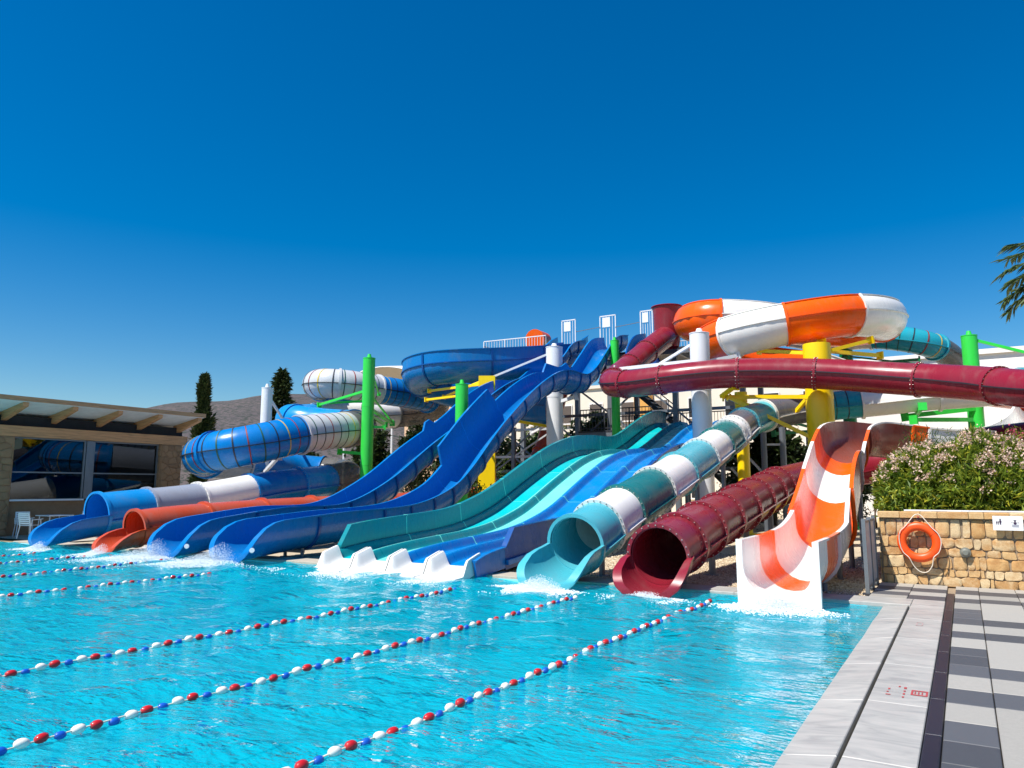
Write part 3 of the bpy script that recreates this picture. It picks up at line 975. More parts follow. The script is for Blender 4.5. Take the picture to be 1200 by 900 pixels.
part_box(cafe, 'clerestory', (WX - 0.08, 16.1, 4.1), (0.06, 8.4, 0.38), M['dark_room'])
# windows
for y0, y1 in ((13.52, 16.13), (16.43, 19.18)):
    wd = part_box(cafe, 'window', (WX - 0.02, (y0 + y1) / 2, 1.28), (0.1, y1 - y0, 0.07), M['frame_grey'])
    part_box(wd, 'sill', (WX + 0.06, (y0 + y1) / 2, 1.27), (0.2, y1 - y0 - 0.01, 0.06), M['plastic_white'])
    for z in (2.27, 3.5):
        part_box(wd, 'transom', (WX - 0.02, (y0 + y1) / 2, z), (0.08, y1 - y0, 0.05), M['frame_grey'])
    for yy in (y0 + 0.03, y1 - 0.03):
        part_box(wd, 'mullion', (WX - 0.018, yy, 2.4), (0.09, 0.06, 2.18), M['frame_grey'])
    for za, zb in ((1.31, 2.245), (2.295, 3.475)):
        part_box(wd, 'pane', (WX - 0.03, (y0 + y1) / 2, (za + zb) / 2), (0.012, y1 - y0 - 0.12, zb - za), M['glass'])
part_box(cafe, 'window_post', (WX + 0.0, 16.28, 2.4), (0.12, 0.26, 2.22), M['frame_grey'])
# roof: tilts up towards the eave
def roof_z(x): return 4.28 + (x - WX) * 0.17
mb = MB()
xs_ = (WX - 6.4, WX + 1.5)
mb.add([(xs_[0], 10.2, roof_z(xs_[0]) + .14), (xs_[1], 10.2, roof_z(xs_[1]) + .14), (xs_[1], 20.25, roof_z(xs_[1]) + .14), (xs_[0], 20.25, roof_z(xs_[0]) + .14),
        (xs_[0], 10.2, roof_z(xs_[0]) + .28), (xs_[1], 10.2, roof_z(xs_[1]) + .28), (xs_[1], 20.25, roof_z(xs_[1]) + .28), (xs_[0], 20.25, roof_z(xs_[0]) + .28)],
       [(3, 2, 1, 0), (4, 5, 6, 7), (0, 1, 5, 4), (1, 2, 6, 5), (2, 3, 7, 6), (3, 0, 4, 7)])
roof = mb.build('roof', M['soffit'], cafe, 0)
mb = MB(); mb.box((xs_[1] + 0.02, 15.2, roof_z(xs_[1]) + 0.215), (0.035, 10.14, 0.16)); mb.build('fascia', M['wood'], roof, 0)
mb = MB(); mb.box((WX - 2.45, 20.27, roof_z(WX - 2.45) + 0.19), (0.0, 0.03, 0.0))
for yy in (11.6, 13.2, 14.9, 16.6, 18.28, 20.1):
    mb = MB()
    xa, xb = WX - 0.3, WX + 1.38
    mb.add([(xa, yy - .09, roof_z(xa) - .22), (xb, yy - .09, roof_z(xb) + 0.0), (xb, yy + .09, roof_z(xb) + 0.0), (xa, yy + .09, roof_z(xa) - .22),
            (xa, yy - .09, roof_z(xa) + .137), (xb, yy - .09, roof_z(xb) + .137), (xb, yy + .09, roof_z(xb) + .137), (xa, yy + .09, roof_z(xa) + .137)],
           [(3, 2, 1, 0), (4, 5, 6, 7), (0, 1, 5, 4), (1, 2, 6, 5), (2, 3, 7, 6), (3, 0, 4, 7)])
    mb.build('rafter', M['wood'], roof, 0)

# --- white slatted chairs and a table on the terrace
def chair(loc, rz, label, mat, metal):
    t = thing('terrace_chair', label, 'chair', (0, 0, 0), 'terrace chairs')
    def add(nm, fn, m_):
        mb = MB(); fn(mb); mb.build(nm, m_, t, 30)
    for sx in (-1, 1):
        for sy, zt in ((-1, 0.62), (1, 0.44)):
            add('leg', lambda m, sx=sx, sy=sy, zt=zt: m.cyl((sx * .25, sy * .25, 0), (sx * .21, sy * .19, zt), .017, n=8), metal)
        add('armrest', lambda m, sx=sx: m.beam((sx * .25, -.24, .64), (sx * .24, .2, .62), .045, .02), mat)
        add('arm_post', lambda m, sx=sx: m.cyl((sx * .23, .19, .43), (sx * .24, .19, .62), .014, n=8), metal)
        add('back_post', lambda m, sx=sx: m.beam((sx * .21, .2, .42), (sx * .2, .3, .84), .03, .03), mat)
    for k in range(6):
        add('seat_slat', lambda m, k=k: m.box((0, -.2 + k * .08, .445 - .004 * abs(k - 2.5)), (.44, .062, .018)), mat)
    for k in range(6):
        add('back_slat', lambda m, k=k: m.box((0, .208 + k * .018, .5 + k * .065), (.41, .016, .045)), mat)
    t.location = loc
    t.rotation_euler = (0, 0, rz)
chair((-26.95, 13.35, .03), R(200), 'white slatted chair in front of the terrace table, nearest the pool', M['plastic_white'], M['plastic_white'])
chair((-28.2, 13.75, .03), R(75), 'slim chair left of the terrace table against the pavilion wall', M['plastic_white'], M['steel_light'])
chair((-27.1, 15.05, .03), R(10), 'white chair behind the terrace table, on its far side', M['plastic_white'], M['plastic_white'])
chair((-26.35, 14.6, .03), R(-60), 'chair at the right end of the terrace table, beside the blue tube outlet', M['steel_light'], M['steel_light'])
tb = thing('terrace_table', 'square white terrace table on thin metal legs among the chairs', 'table', (-27.2, 14.25, .03))
mb = MB(); mb.box((-27.2, 14.25, .76), (.85, .85, .03)); mb.build('tabletop', M['plastic_white'], tb, 0)
for sx in (-1, 1):
    for sy in (-1, 1):
        mb = MB(); mb.cyl((-27.2 + sx * .36, 14.25 + sy * .36, .03), (-27.2 + sx * .33, 14.25 + sy * .33, .745), .02, n=8); mb.build('leg', M['steel_light'], tb)

# ================================================================== SLIDES
GRP = 'water slides ending in the pool'
# ---- A: blue, grey and white tube with the long banded loops above it
A = spline([(-22.3, 11.3, .70), (-22.3, 12.9, .92), (-22.3, 16.2, 1.22), (-22.3, 19.5, 1.72), (-22.4, 22.3, 2.0), (-22.9, 24.0, 2.15), (-24.3, 24.8, 2.3), (-25.6, 24, 2.45),
            (-25.9, 22, 2.6), (-25.9, 20.5, 2.75), (-25.6, 19.1, 2.85), (-24.7, 18.2, 2.95), (-23.4, 18.1, 3.1), (-22.5, 18.9, 3.35), (-22.15, 20.5, 3.75), (-22.1, 22.8, 4.1), (-22.5, 24.4, 4.3),
            (-23.8, 25.2, 4.5), (-25.4, 24.9, 4.65), (-26.4, 24.5, 4.8), (-27.4, 24.9, 4.95), (-27.9, 26.2, 5.1), (-27.8, 28.5, 5.4), (-27.4, 31.5, 5.7), (-26.7, 33.7, 6.05), (-25.7, 34.1, 6.35),
            (-25.05, 32.5, 6.6), (-25.8, 29, 6.78), (-26.2, 27.5, 6.85), (-26.9, 26.8, 6.9), (-27.9, 27.0, 6.95), (-28.5, 28.4, 6.95), (-28.1, 31, 7.0), (-26.6, 35, 7.3), (-24.5, 37, 8.0), (-22.6, 37.4, 8.6)])
sA = thing('tube_slide', 'blue, grey and white tube slide with banded loops rising beside the pavilion', 'water slide', (-22.3, 12, 0), GRP)
q0 = near(A, (-22.3, 12.9, .92))
cuts = [q0, near(A, (-22.3, 14.5, 1.05)), near(A, (-22.3, 16.3, 1.22)), near(A, (-22.3, 18.4, 1.5)), near(A, (-22.3, 20.7, 1.85)), near(A, (-22.4, 22.5, 2.0)), near(A, (-24.9, 24.6, 2.37)),
        near(A, (-25.9, 21, 2.7)), near(A, (-25.6, 19.1, 2.85)), near(A, (-23.9, 18.0, 3.05)), near(A, (-22.15, 20.6, 3.77)), near(A, (-22.15, 23.2, 4.15)), near(A, (-23.6, 25.1, 4.45)), near(A, (-26.6, 24.5, 4.83)),
        near(A, (-27.9, 27, 5.2)), near(A, (-27.3, 32.2, 5.78)), near(A, (-25.05, 32.6, 6.6)), near(A, (-25.8, 29.1, 6.78)), near(A, (-26.5, 27.1, 6.87)), near(A, (-28.3, 27.8, 6.95)), near(A, (-28.1, 31, 7.0)), A.L]
rA = lambda q: 0.63 + 0.11 * min(max((q - cuts[5]) / 1.6, 0), 1)
matsA = ['sky_blue', 'grey', 'white', 'blue', 'sky_blue', 'smoke_clear', 'blue', 'grey', 'blue_clear', 'blue_clear', 'white_clear', 'smoke_clear', 'sky_blue', 'sky_blue', 'white', 'smoke_clear', 'blue_clear', 'white_clear', 'white_clear', 'sky_blue', 'blue']
for i, mt in enumerate(matsA):
    tube(sA, 'tube_segment', A, cuts[i], cuts[i + 1], rA, M[mt])
    flange(sA, A, cuts[i], rA(cuts[i]), M[mt if i else 'sky_blue'], bolt=(0 < i < 6))
    side_strip(sA, 'side_joint', A, cuts[i] + 0.05, cuts[i + 1] - 0.05, rA, M['seam_dark'] if i > 7 else M[mt], v=-0.05 if i > 7 else -0.2)
cyc = ['stripe_red', 'stripe_green', 'seam_dark', 'stripe_yellow', 'stripe_red', 'seam_dark', 'stripe_green', 'seam_dark']
k = 0
for a, b in ((cuts[8], cuts[11]), (cuts[16], cuts[19])):
    q = a + 0.35
    while q < b - 0.2:
        ring(sA, 'stripe_band', A, q, rA(q), 0.035, 0.008, M[cyc[k % 8]])
        q += 0.40; k += 1
hA = end_drop(0.0, 0.62, 1.0)
def trough(parent, path, q1, r, H, mat, Ld=1.0):
    """open run-out below a tube mouth: same path, floor one radius under the axis"""
    pts = np.array([path.at(q) for q in stations(0, q1 + 0.12, 0.2)])
    pts[:, 2] -= r
    sub = spline(pts)
    hh = end_drop(0.0, H, Ld)
    flume(parent, 'run_out', sub, 0, sub.L, r, hh, hh, mat, lipf=lambda q: 0.07 + 0.10 * max(0, 1 - q / 0.9), extra=[.03, .06, .1, .15, .21])
    return sub
trough(sA, A, q0, 0.63, 0.62, M['blue'])
for yy in (13.6, 15.4, 17.6, 19.8, 22):
    z = A.at(A.s_at_y(yy))[2]
    leg(sA, -22.3, yy, -0.01, z - 0.6, 0.07)

# ---- B: rust orange tube
B = spline([(-19.2, 11.3, .50), (-19.2, 12.6, .68), (-19.2, 15, .82), (-19.2, 19, 0.95), (-19.3, 22, 1.0), (-19.4, 25, 1.1), (-18.8, 28.2, 1.3), (-18.2, 30.8, 1.9), (-17.7, 32.2, 3.4), (-17.6, 33.2, 5.4), (-17.5, 34.2, 7.4), (-17.3, 35.0, 8.7), (-17.6, 36.2, 9.0)])
sB = thing('tube_slide', 'rust orange tube slide squeezed between the two blue outlets', 'water slide', (-19.2, 12, 0), GRP)
q0 = near(B, (-19.2, 12.2, .65))
qs = list(np.arange(q0, B.L - 1, 2.1)) + [B.L]
for i in range(len(qs) - 1):
    tube(sB, 'tube_segment', B, qs[i], qs[i + 1], 0.47, M['rust'] if i % 5 or i == 0 else M['rust'])
    flange(sB, B, qs[i], 0.47, M['rust'], bolt=False)
    side_strip(sB, 'side_joint', B, qs[i] + .05, qs[i + 1] - .05, 0.47, M['rust'], w=.04)
trough(sB, B, q0, 0.47, 0.46, M['rust'], 0.9)
for yy in (13.2, 15.5, 18, 21):
    leg(sB, -19.2, yy, -0.01, B.at(B.s_at_y(yy))[2] - 0.45, 0.06)

# ---- C, D: the two open blue racing flumes
def racer(label, x, prof, guards, seed):
    P = spline([(x, y, z) for y, z in prof])
    t = thing('open_slide', label, 'water slide', (x, 12, 0), GRP)
    base_h = end_drop(0.0, 0.82, 1.15, 0.04)
    bnd = []
    for a, b, h in guards:
        bnd += [P.s_at_y(a), P.s_at_y(a) + 0.25, P.s_at_y(b) - 0.25, P.s_at_y(b)]
    def hl(q):
        v = base_h(q)
        for a, b, h in guards:
            sa, sb = P.s_at_y(a), P.s_at_y(b)
            if sa <= q <= sb:
                v = max(v, base_h(q) + (h) * min(1, (q - sa) / 0.25, (sb - q) / 0.25))
        return v
    cut = [0, P.s_at_y(13.6), P.s_at_y(16), P.s_at_y(18.4), P.s_at_y(20.5), P.s_at_y(22.3), P.s_at_y(24.2), P.s_at_y(26.3), P.s_at_y(28.6), P.s_at_y(30.8), P.s_at_y(32.6), P.L]
    for i in range(len(cut) - 1):
        flume(t, 'flume_segment', P, cut[i], cut[i + 1], 0.62, hl, base_h, M['blue'], lipf=lambda q: 0.08 + 0.10 * max(0, 1 - q / 1.0), extra=[.03, .06, .1, .15, .21, .3] + bnd)
        if i:
            cross_seam(t, P, cut[i], 0.62, hl, base_h, M['sky_blue'], lip=.08)
            under_rib(t, P, cut[i], 0.62, base_h, base_h, M['blue_deep'])
        if i > 1:
            under_rib(t, P, (cut[i] + cut[i + 1]) / 2, 0.62, base_h, base_h, M['blue_deep'])
    for yy in (13.4, 15.2, 17.2, 19.3):
        z = P.at(P.s_at_y(yy))[2]
        for sx in (-.3, .3):
            leg(t, x + sx, yy, -0.01, z + .02, 0.045)
        mb = MB(); mb.beam((x - .35, yy, z - .06), (x + .35, yy, z - .06), .07); mb.build('cross_bar', M['steel'], t, 0)
    d = MB(); p = P.at(0.25)
    d.cyl((x + .70, 11.52, .31), (x + .78, 11.46, .33), .055, n=12)
    d.build('cap_disc', M['post_white'], t)
    return P
C1 = racer('open deep blue slide between the rust tube and its twin, left of the pair', -16.75,
           [(11.35, .02), (12.3, .12), (14.6, .36), (17.1, .46), (19.3, 1.25), (21.5, 2.5), (23.85, 3.72), (25.5, 4.75), (27.5, 5.6), (29.4, 5.85), (31, 6.7), (32.2, 7.55), (32.9, 8.1), (34.2, 8.45)],
           [(22.6, 23.3, .25)], 1)
C2 = racer('open bright blue slide with tall side guards, right of the pair', -14.45,
           [(11.4, .02), (12.3, .12), (14.4, .27), (17.7, .46), (19.6, 1.0), (20.6, 1.58), (22.8, 3.35), (25.4, 5.0), (27.3, 5.75), (29.4, 5.85), (30.6, 6.4), (31.9, 7.4), (32.9, 8.15), (34.2, 8.45)],
           [(20.9, 24.2, .62), (27.6, 30.6, .42)], 2)

# ---- blue stub flume by the red entry funnel, running right behind the maroon tube
S3 = spline([(-11.5, 30.7, 6.15), (-11.9, 31.2, 6.5), (-12.2, 31.8, 7.0), (-12.25, 32.8, 8.0), (-12.25, 34.2, 8.4)])
sS = thing('open_slide', 'short dark blue flume dropping from the tower right of the slim green post', 'water slide', (-12.2, 32, 0), GRP)
flume(sS, 'flume_segment', S3, 0, S3.L * .5, .6, .85, .85, M['blue_deep'])
flume(sS, 'flume_segment', S3, S3.L * .5 + .01, S3.L, .6, .85, .85, M['blue_deep'])
under_rib(sS, S3, S3.L * .5, .6, .85, .85, M['blue_deep'])

# ---- E: big blue open spiral by the tower
E_ = spline([(-17.2, 32.2, 4.8), (-18.4, 32.1, 4.95), (-21.0, 32.2, 5.5), (-22.9, 31.5, 6.0), (-23.4, 30.1, 6.3), (-22.6, 28.7, 6.5), (-21.2, 28.2, 6.6), (-20.1, 28.5, 6.65), (-18.35, 30.4, 6.9), (-17.1, 33.0, 7.4), (-17.6, 35.0, 8.1), (-18.0, 36.5, 8.6)])
sE = thing('open_spiral_slide', 'wide blue spiral trough curling round above the pale platform railing', 'water slide', (-20.5, 30, 0), GRP)
qs = np.linspace(0, E_.L, 9)
hE = lambda q: 1.5
for i in range(8):
    flume(sE, 'flume_segment', E_, qs[i], qs[i + 1], 0.82, 1.45, 1.45, M['blue'], th=.04, lip=.09, n=11)
    if i:
        cross_seam(sE, E_, qs[i], .82, 1.45, 1.45, M['sky_blue'], lip=.09)
        under_rib(sE, E_, qs[i], .82, 1.4, 1.4, M['blue_deep'], th=.04)
side_strip(sE, 'side_joint', E_, .1, E_.L - .1, .86, M['blue_deep'], w=.06, th=.05, v=.85)

# ---- F: four-lane racer
lanes_y = [(11.35, .03), (11.8, .07), (12.3, .20), (13.2, .31), (14.3, .39), (16.0, .50), (17.0, .63), (18.0, .85), (18.75, 1.07), (20.8, 1.88), (22.5, 2.48), (24.0, 2.82), (25.3, 2.95), (26.6, 2.98), (27.7, 3.07), (28.8, 3.38), (30.0, 3.80), (31.4, 4.25), (32.7, 4.52), (33.8, 4.55)]
sF = thing('four_lane_slide', 'wide four-lane slide in teal and blue with white run-out ends', 'water slide', (-9.95, 12, 0), GRP)
LW = 0.95
XL = -11.85
def lane_loop(hl, hr, w, low=.05):
    """top skin from left ridge to right ridge, then a flat underside"""
    top = []
    for hh, sg in ((hl, -1), (hr, 1)):
        pr = []
        for i in range(8):
            a = i / 7.0
            # ridge crown (outer) down to the lane floor (inner)
            xx = w / 2 - 0.002 - 0.17 * a
            yy = hh * (0.5 + 0.5 * math.cos(math.pi * min(1, max(0, (a - 0.22) / 0.78))))
            pr.append((sg * xx, yy))
        top.append(pr)
    loop = top[0] + top[1][::-1]
    return loop + [(w / 2 - .002, -low), (-w / 2 + .002, -low)]
lane_cols = [('teal', 'teal'), ('aqua', 'aqua'), ('blue', 'blue'), ('blue', 'blue')]
lane_mats = [M['cyan'], M['aqua'], M['lane_blue'], M['lane_blue']]
ridge_mats = [M['teal'], M['teal'], M['blue'], M['blue']]
ridge_r = [M['aqua'], M['sky_blue'], M['sky_blue'], M['blue']]
for li in range(4):
    xc = XL + LW * (li + .5)
    P = spline([(xc, y, z) for y, z in lanes_y])
    q1 = P.s_at_y(12.25)
    cut = [q1] + [P.s_at_y(v) for v in (14.6, 17.0, 19.3, 21.6, 23.9, 26.2, 28.5, 30.8)] + [P.L]
    for i in range(len(cut) - 1):
        ob = sweep(sF, 'lane_segment', P, stations(cut[i] + .004, cut[i + 1] - .004, .3), lambda q: lane_loop(.17, .17, LW), [lane_mats[li], ridge_mats[li], M['aqua'], ridge_r[li]])
        me = ob.data
        cnt = 18
        nq = len(me.polygons)
        mi = []
        for pi in range(nq):
            e = pi % cnt if pi < nq - 2 else 0
            # left ridge flank, floor, right ridge flank
            mi.append(0 if e == 7 else (1 if e < 7 else (3 if e < 15 else 1)))
        me.polygons.foreach_set('material_index', mi)
        if i:
            loop = lane_loop(.175, .175, LW - .01)
            sweep(sF, 'joint', P, [cut[i] - .012, cut[i] + .012], lambda q: lane_loop(.175, .175, LW - .01), M['aqua'], 0)
    # white run-out
    def end_loop(q, P=P, q1=q1):
        t = min(max(q / q1, 0), 1)
        t2 = min(max((q - 0.26) / 0.26, 0), 1)
        hh = 0.015 + 0.27 * (t2 * t2 * (3 - 2 * t2)) ** 0.7
        return lane_loop(hh, hh, LW - .03, .05 + .12 * max(0, 1 - q / .5))
    sweep(sF, 'run_out', P, sorted(set(list(stations(0, q1 - .004, .09)) + [.27, .28, .30, .32, .34, .38, .42, .46, .5])), end_loop, M['white'])
PW = spline([(XL - .03, y, z) for y, z in lanes_y])
qa = PW.s_at_y(12.35)
def wall_loop(h, t, lo):
    return [(-t / 2, lo), (t / 2, lo), (t / 2, h - .03), (t / 2 + .035, h - .03), (t / 2 + .035, h), (-t / 2 - .035, h), (-t / 2 - .035, h - .03), (-t / 2, h - .03)]
cut = [qa] + [PW.s_at_y(v) for v in (14.6, 17.0, 19.3, 21.6, 23.9, 26.2, 28.5, 30.8)] + [PW.L]
for i in range(len(cut) - 1):
    sweep(sF, 'side_wall', PW, stations(cut[i] + .004, cut[i + 1] - .004, .3) if i else sorted(set([cut[0], cut[0] + .1, cut[0] + .2, cut[0] + .34] + list(stations(cut[0] + .34, cut[1] - .004, .3)))),
          lambda q: wall_loop(.24 + .40 * min(1, max(0.02, (q - qa) / .34)) + .08 * min(1, max(0, (q - 5) / 2.5)), .05, -.1), M['teal'], 30)
    if i:
        sweep(sF, 'joint', PW, [cut[i] - .012, cut[i] + .012], lambda q: wall_loop(.645 + .08 * min(1, max(0, (q - 5) / 2.5)), .056, 0), M['aqua'], 0)
PR = spline([(XL + 4 * LW + .03, y, z) for y, z in lanes_y])
qb = PR.s_at_y(13.0)
cut = [qb] + [PR.s_at_y(v) for v in (15.2, 17.4, 19.6, 21.8, 24.0, 26.2, 28.5, 30.8)] + [PR.L]
sweep(sF, 'side_wall', PR, stations(PR.s_at_y(11.95), qb - .01, .3), lambda q: wall_loop(.24, .05, -.18), M['blue'], 30)
for i in range(len(cut) - 1):
    sweep(sF, 'side_wall', PR, stations(cut[i] + .004, cut[i + 1] - .004, .3) if i else sorted(set([cut[0], cut[0] + .1, cut[0] + .2, cut[0] + .34] + list(stations(cut[0] + .34, cut[1] - .004, .3)))),
          lambda q: wall_loop(.24 + .34 * min(1, max(0.02, (q - qb) / .34)) - .26 * min(1, max(0, (q - 5) / 2.5)), .05, -.22), M['blue_deep'], 30)
    if i:
        sweep(sF, 'joint', PR, [cut[i] - .03, cut[i] + .03], lambda q: wall_loop(.59 - .26 * min(1, max(0, (q - 5) / 2.5)), .10, -.2), M['blue'], 0)
sweep(sF, 'stringer', PR, stations(qb, PR.L, .4), lambda q: [(.035, -.12), (.10, -.12), (.10, -.02), (.035, -.02)], M['blue'], 0)
for yy in (13.5, 15.5, 17.5, 19.5, 21.5, 23.5, 26, 28.5, 31):
    z = np.interp(yy, [a for a, b in lanes_y], [b for a, b in lanes_y])
    for xx in (XL + .4, XL + 1.9, XL + 3.4):
        leg(sF, xx, yy, -.01, z - .06, .06)
    mb = MB(); mb.beam((XL, yy, z - .12), (XL + 3.8, yy, z - .12), .09); mb.build('cross_bar', M['steel'], sF, 0)

# ---- G: turquoise and white tube
G = spline([(-6.2, 11.35, .50), (-6.2, 12.5, .66), (-6.2, 14.2, 1.10), (-6.2, 17.5, 1.84), (-6.2, 21, 2.68), (-6.2, 23.4, 3.3), (-6.15, 25, 3.78), (-5.8, 26.6, 4.2), (-4.9, 28, 4.5), (-3.5, 28.7, 4.65), (-2.2, 29.0, 4.75), (-.8, 29.1, 4.85), (.9, 29.6, 4.95),
            (2.2, 31.2, 5.3), (2.8, 33.8, 5.7), (2.0, 36.6, 6.1), (.5, 37.2, 6.6), (-.2, 35.6, 7.25), (-1.0, 34.4, 7.6), (-2.6, 34.2, 8.0), (-5, 34.6, 8.2), (-7.5, 35.2, 9.0)])
sG = thing('tube_slide', 'turquoise and white ringed tube slide right of the four-lane slide', 'water slide', (-6.2, 12, 0), GRP)
rG = 0.52
ysG = [12.55, 13.55, 14.75, 16.7, 18.4, 20.3, 22.0, 23.3, 23.9, 25.1]
cuts = [near(G, (-6.2, y, np.interp(y, [11.35, 12.5, 14.2, 17.5, 21, 23.4, 25.1], [.5, .66, 1.1, 1.84, 2.68, 3.3, 3.8]))) for y in ysG]
cuts += [near(G, (-5.8, 26.6, 4.2)), near(G, (-4.5, 28.3, 4.57)), near(G, (-2.9, 28.9, 4.7)), near(G, (-.5, 29.15, 4.87)), near(G, (2.0, 30.9, 5.25)), near(G, (2.3, 36.2, 6.0)), near(G, (0, 36.4, 6.85)), near(G, (-.6, 34.9, 7.45)), near(G, (-2.9, 34.2, 8.05)), G.L]
matsG = ['turquoise', 'white', 'teal_dark', 'white', 'turquoise', 'white', 'teal_dark', 'white', 'dark_grey', 'turquoise', 'dark_grey', 'teal_clear', 'white', 'white', 'teal_clear', 'white', 'smoke_clear', 'teal_clear', 'white']
for i, mt in enumerate(matsG):
    tube(sG, 'tube_segment', G, cuts[i], cuts[i + 1], rG, M[mt], n=32)
    fm = {'dark_grey': 'white', 'smoke_clear': 'turquoise'}.get(mt, mt)
    flange(sG, G, cuts[i], rG, M[fm] if i else M['turquoise'], bolt=(0 < i < 10), w=.13 if 0 < i < 9 else .09, boltmat=M['bolt_dark'] if fm == 'white' else M['bolt'])
    side_strip(sG, 'side_joint', G, cuts[i] + .05, cuts[i + 1] - .05, rG, M[mt if mt != 'dark_grey' else 'white'], w=.06, v=-.12)
for a, b in ((cuts[11], cuts[12]), (cuts[17], cuts[18])):
    q = a + .3
    while q < b - .15:
        ring(sG, 'stripe_band', G, q, rG, .035, .008, M[cyc[k % 8]]); q += .42; k += 1
trough(sG, G, cuts[0], rG, 0.52, M['turquoise'], 0.9)
for yy in (13.7, 15.6, 17.6, 20.0, 22.6):
    z = G.at(G.s_at_y(yy))[2]
    leg(sG, -6.2, yy, -.01, z - .5, .06)

# ---- H: maroon tube, from the entry funnel on the tower round the front and down to the pool
H_ = spline([(-4.4, 11.35, .50), (-4.4, 12.4, .64), (-4.4, 13.4, .80), (-4.4, 16.9, 1.22), (-4.4, 20, 1.58), (-4.35, 21.8, 1.80), (-3.7, 23.5, 2.05), (-2.2, 24.3, 2.35), (0, 24.3, 2.8), (2.4, 24.6, 3.1), (4.0, 23.9, 3.35), (4.1, 22.2, 3.6), (2.7, 21.7, 3.9),
             (1.5, 22.75, 4.2), (.6, 23.84, 4.52), (-.4, 24.6, 4.77), (-1.6, 25.0, 4.99), (-3.8, 25.1, 5.32), (-6.6, 24.75, 5.5), (-8.3, 24.6, 5.45), (-9.9, 24.85, 5.42), (-10.9, 25.4, 5.55), (-11.3, 26.6, 5.95), (-11.35, 28.4, 6.75), (-11.2, 30.2, 7.7), (-11.1, 31.4, 8.3), (-11.1, 32.2, 8.6)])
sH = thing('tube_slide', 'maroon tube slide winding from the tower funnel across the front', 'water slide', (-4.4, 12, 0), GRP)
rH = 0.49
cuts = [near(H_, (-4.4, y, z)) for y, z in ((12.0, .6), (13.0, .73), (14.3, .9), (15.6, 1.05), (17.1, 1.24), (18.6, 1.41), (20.1, 1.59), (21.4, 1.75))]
cuts += [near(H_, (-2.8, 24.1, 2.25)), near(H_, (0, 24.3, 2.8)), near(H_, (3.2, 24.5, 3.2)), near(H_, (3.4, 21.8, 3.75)), near(H_, (1.0, 23.4, 4.38)), near(H_, (-.9, 24.8, 4.88)), near(H_, (-3.85, 25.1, 5.32)), near(H_, (-6.2, 24.8, 5.5)), near(H_, (-8.7, 24.6, 5.45)),
         near(H_, (-10.2, 25.0, 5.44)), near(H_, (-11.15, 26.0, 5.75)), near(H_, (-11.35, 28.2, 6.65)), near(H_, (-11.25, 29.8, 7.45)), H_.L]
for i in range(len(cuts) - 1):
    mt = 'maroon_clear' if 3 <= i <= 7 else 'maroon'
    tube(sH, 'tube_segment', H_, cuts[i], cuts[i + 1], rH, M[mt], n=32)
    flange(sH, H_, cuts[i], rH, M['maroon'], bolt=True, w=.12 if i < 8 else .07, h=.06 if i < 8 else .045)
    side_strip(sH, 'side_joint', H_, cuts[i] + .05, cuts[i + 1] - .05, rH, M['maroon'] if i < 9 else M['seam_dark'], w=.05, v=-.1 if i < 9 else 0)
trough(sH, H_, cuts[0], rH, .50, M['maroon'], .8)
mb = MB()   # entry funnel
fn, prof = 32, [(8.05, .50), (8.3, .56), (8.6, .60), (9.6, .62), (9.86, .66), (9.9, .72), (9.93, .72), (9.93, .60), (9.6, .56), (8.3, .50)]
vs, fs = [], []
for z, r_ in prof:
    for i in range(fn):
        a = 2 * math.pi * i / fn
        vs.append((-11.1 + r_ * math.cos(a), 32.15 + r_ * math.sin(a), z))
for j in range(len(prof) - 1):
    for i in range(fn):
        fs.append((j * fn + i, j * fn + (i + 1) % fn, (j + 1) * fn + (i + 1) % fn, (j + 1) * fn + i))
mkobj('entry_funnel', vs, fs, M['maroon'], sH, 40)
for yy in (13.2, 15.0, 17.8, 20.4):
    z = H_.at(H_.s_at_y(yy))[2]
    leg(sH, -4.4, yy, -.01, z - .48, .07)

# ---- I: white and orange open slide
I_ = spline([(-2.4, 11.5, .10), (-2.4, 12.2, .10), (-2.4, 13.4, .12), (-2.4, 14.6, .20), (-2.42, 15.8, .44), (-2.44, 17.0, .93), (-2.47, 18.2, 1.48), (-2.48, 19.4, 1.98), (-2.42, 20.6, 2.4), (-2.15, 21.6, 2.55), (-1.6, 22.4, 2.52), (-.8, 23.1, 2.42), (.1, 24.0, 2.4), (1.0, 25.8, 2.5), (2.0, 28.0, 3.1), (2.2, 30.6, 4.2), (.6, 32.5, 4.8), (-3, 32.4, 5.4), (-6, 31.2, 5.8), (-7.9, 29.6, 6.1),
             (-8.05, 28.4, 6.28), (-7.3, 27.3, 6.42), (-5.6, 26.75, 6.6), (-3.3, 27.8, 6.97), (-2.3, 29.6, 7.17), (-2.3, 31.5, 7.35), (-3.8, 32.8, 7.5), (-5.5, 31.8, 7.6), (-7.0, 30.1, 7.68), (-8.4, 29.4, 7.75), (-9.3, 30.2, 7.85), (-9.2, 32.0, 8.1), (-8.4, 33.8, 8.5)])
sI = thing('open_slide', 'orange and white open chute with high loops above, rightmost of the slides', 'water slide', (-2.4, 12, 0), GRP)
baseI = lambda q: 0.84
qT0, qT1 = I_.s_at_y(15.0), I_.s_at_y(18.6)
qU = near(I_, (-3, 32.4, 5.4))
def hIl(q):
    v = baseI(q)
    if q > qT1: v += .10 * min(1, (q - qT1) / 2.2)
    if q > qU: v += .52 * min(1, (q - qU) / 2)
    return v
def hIr(q):
    v = baseI(q)
    if qT0 < q < qT1: v += .62 * math.sin(math.pi * (q - qT0) / (qT1 - qT0)) ** .8
    if q > qU: v += .52 * min(1, (q - qU) / 2)
    return v
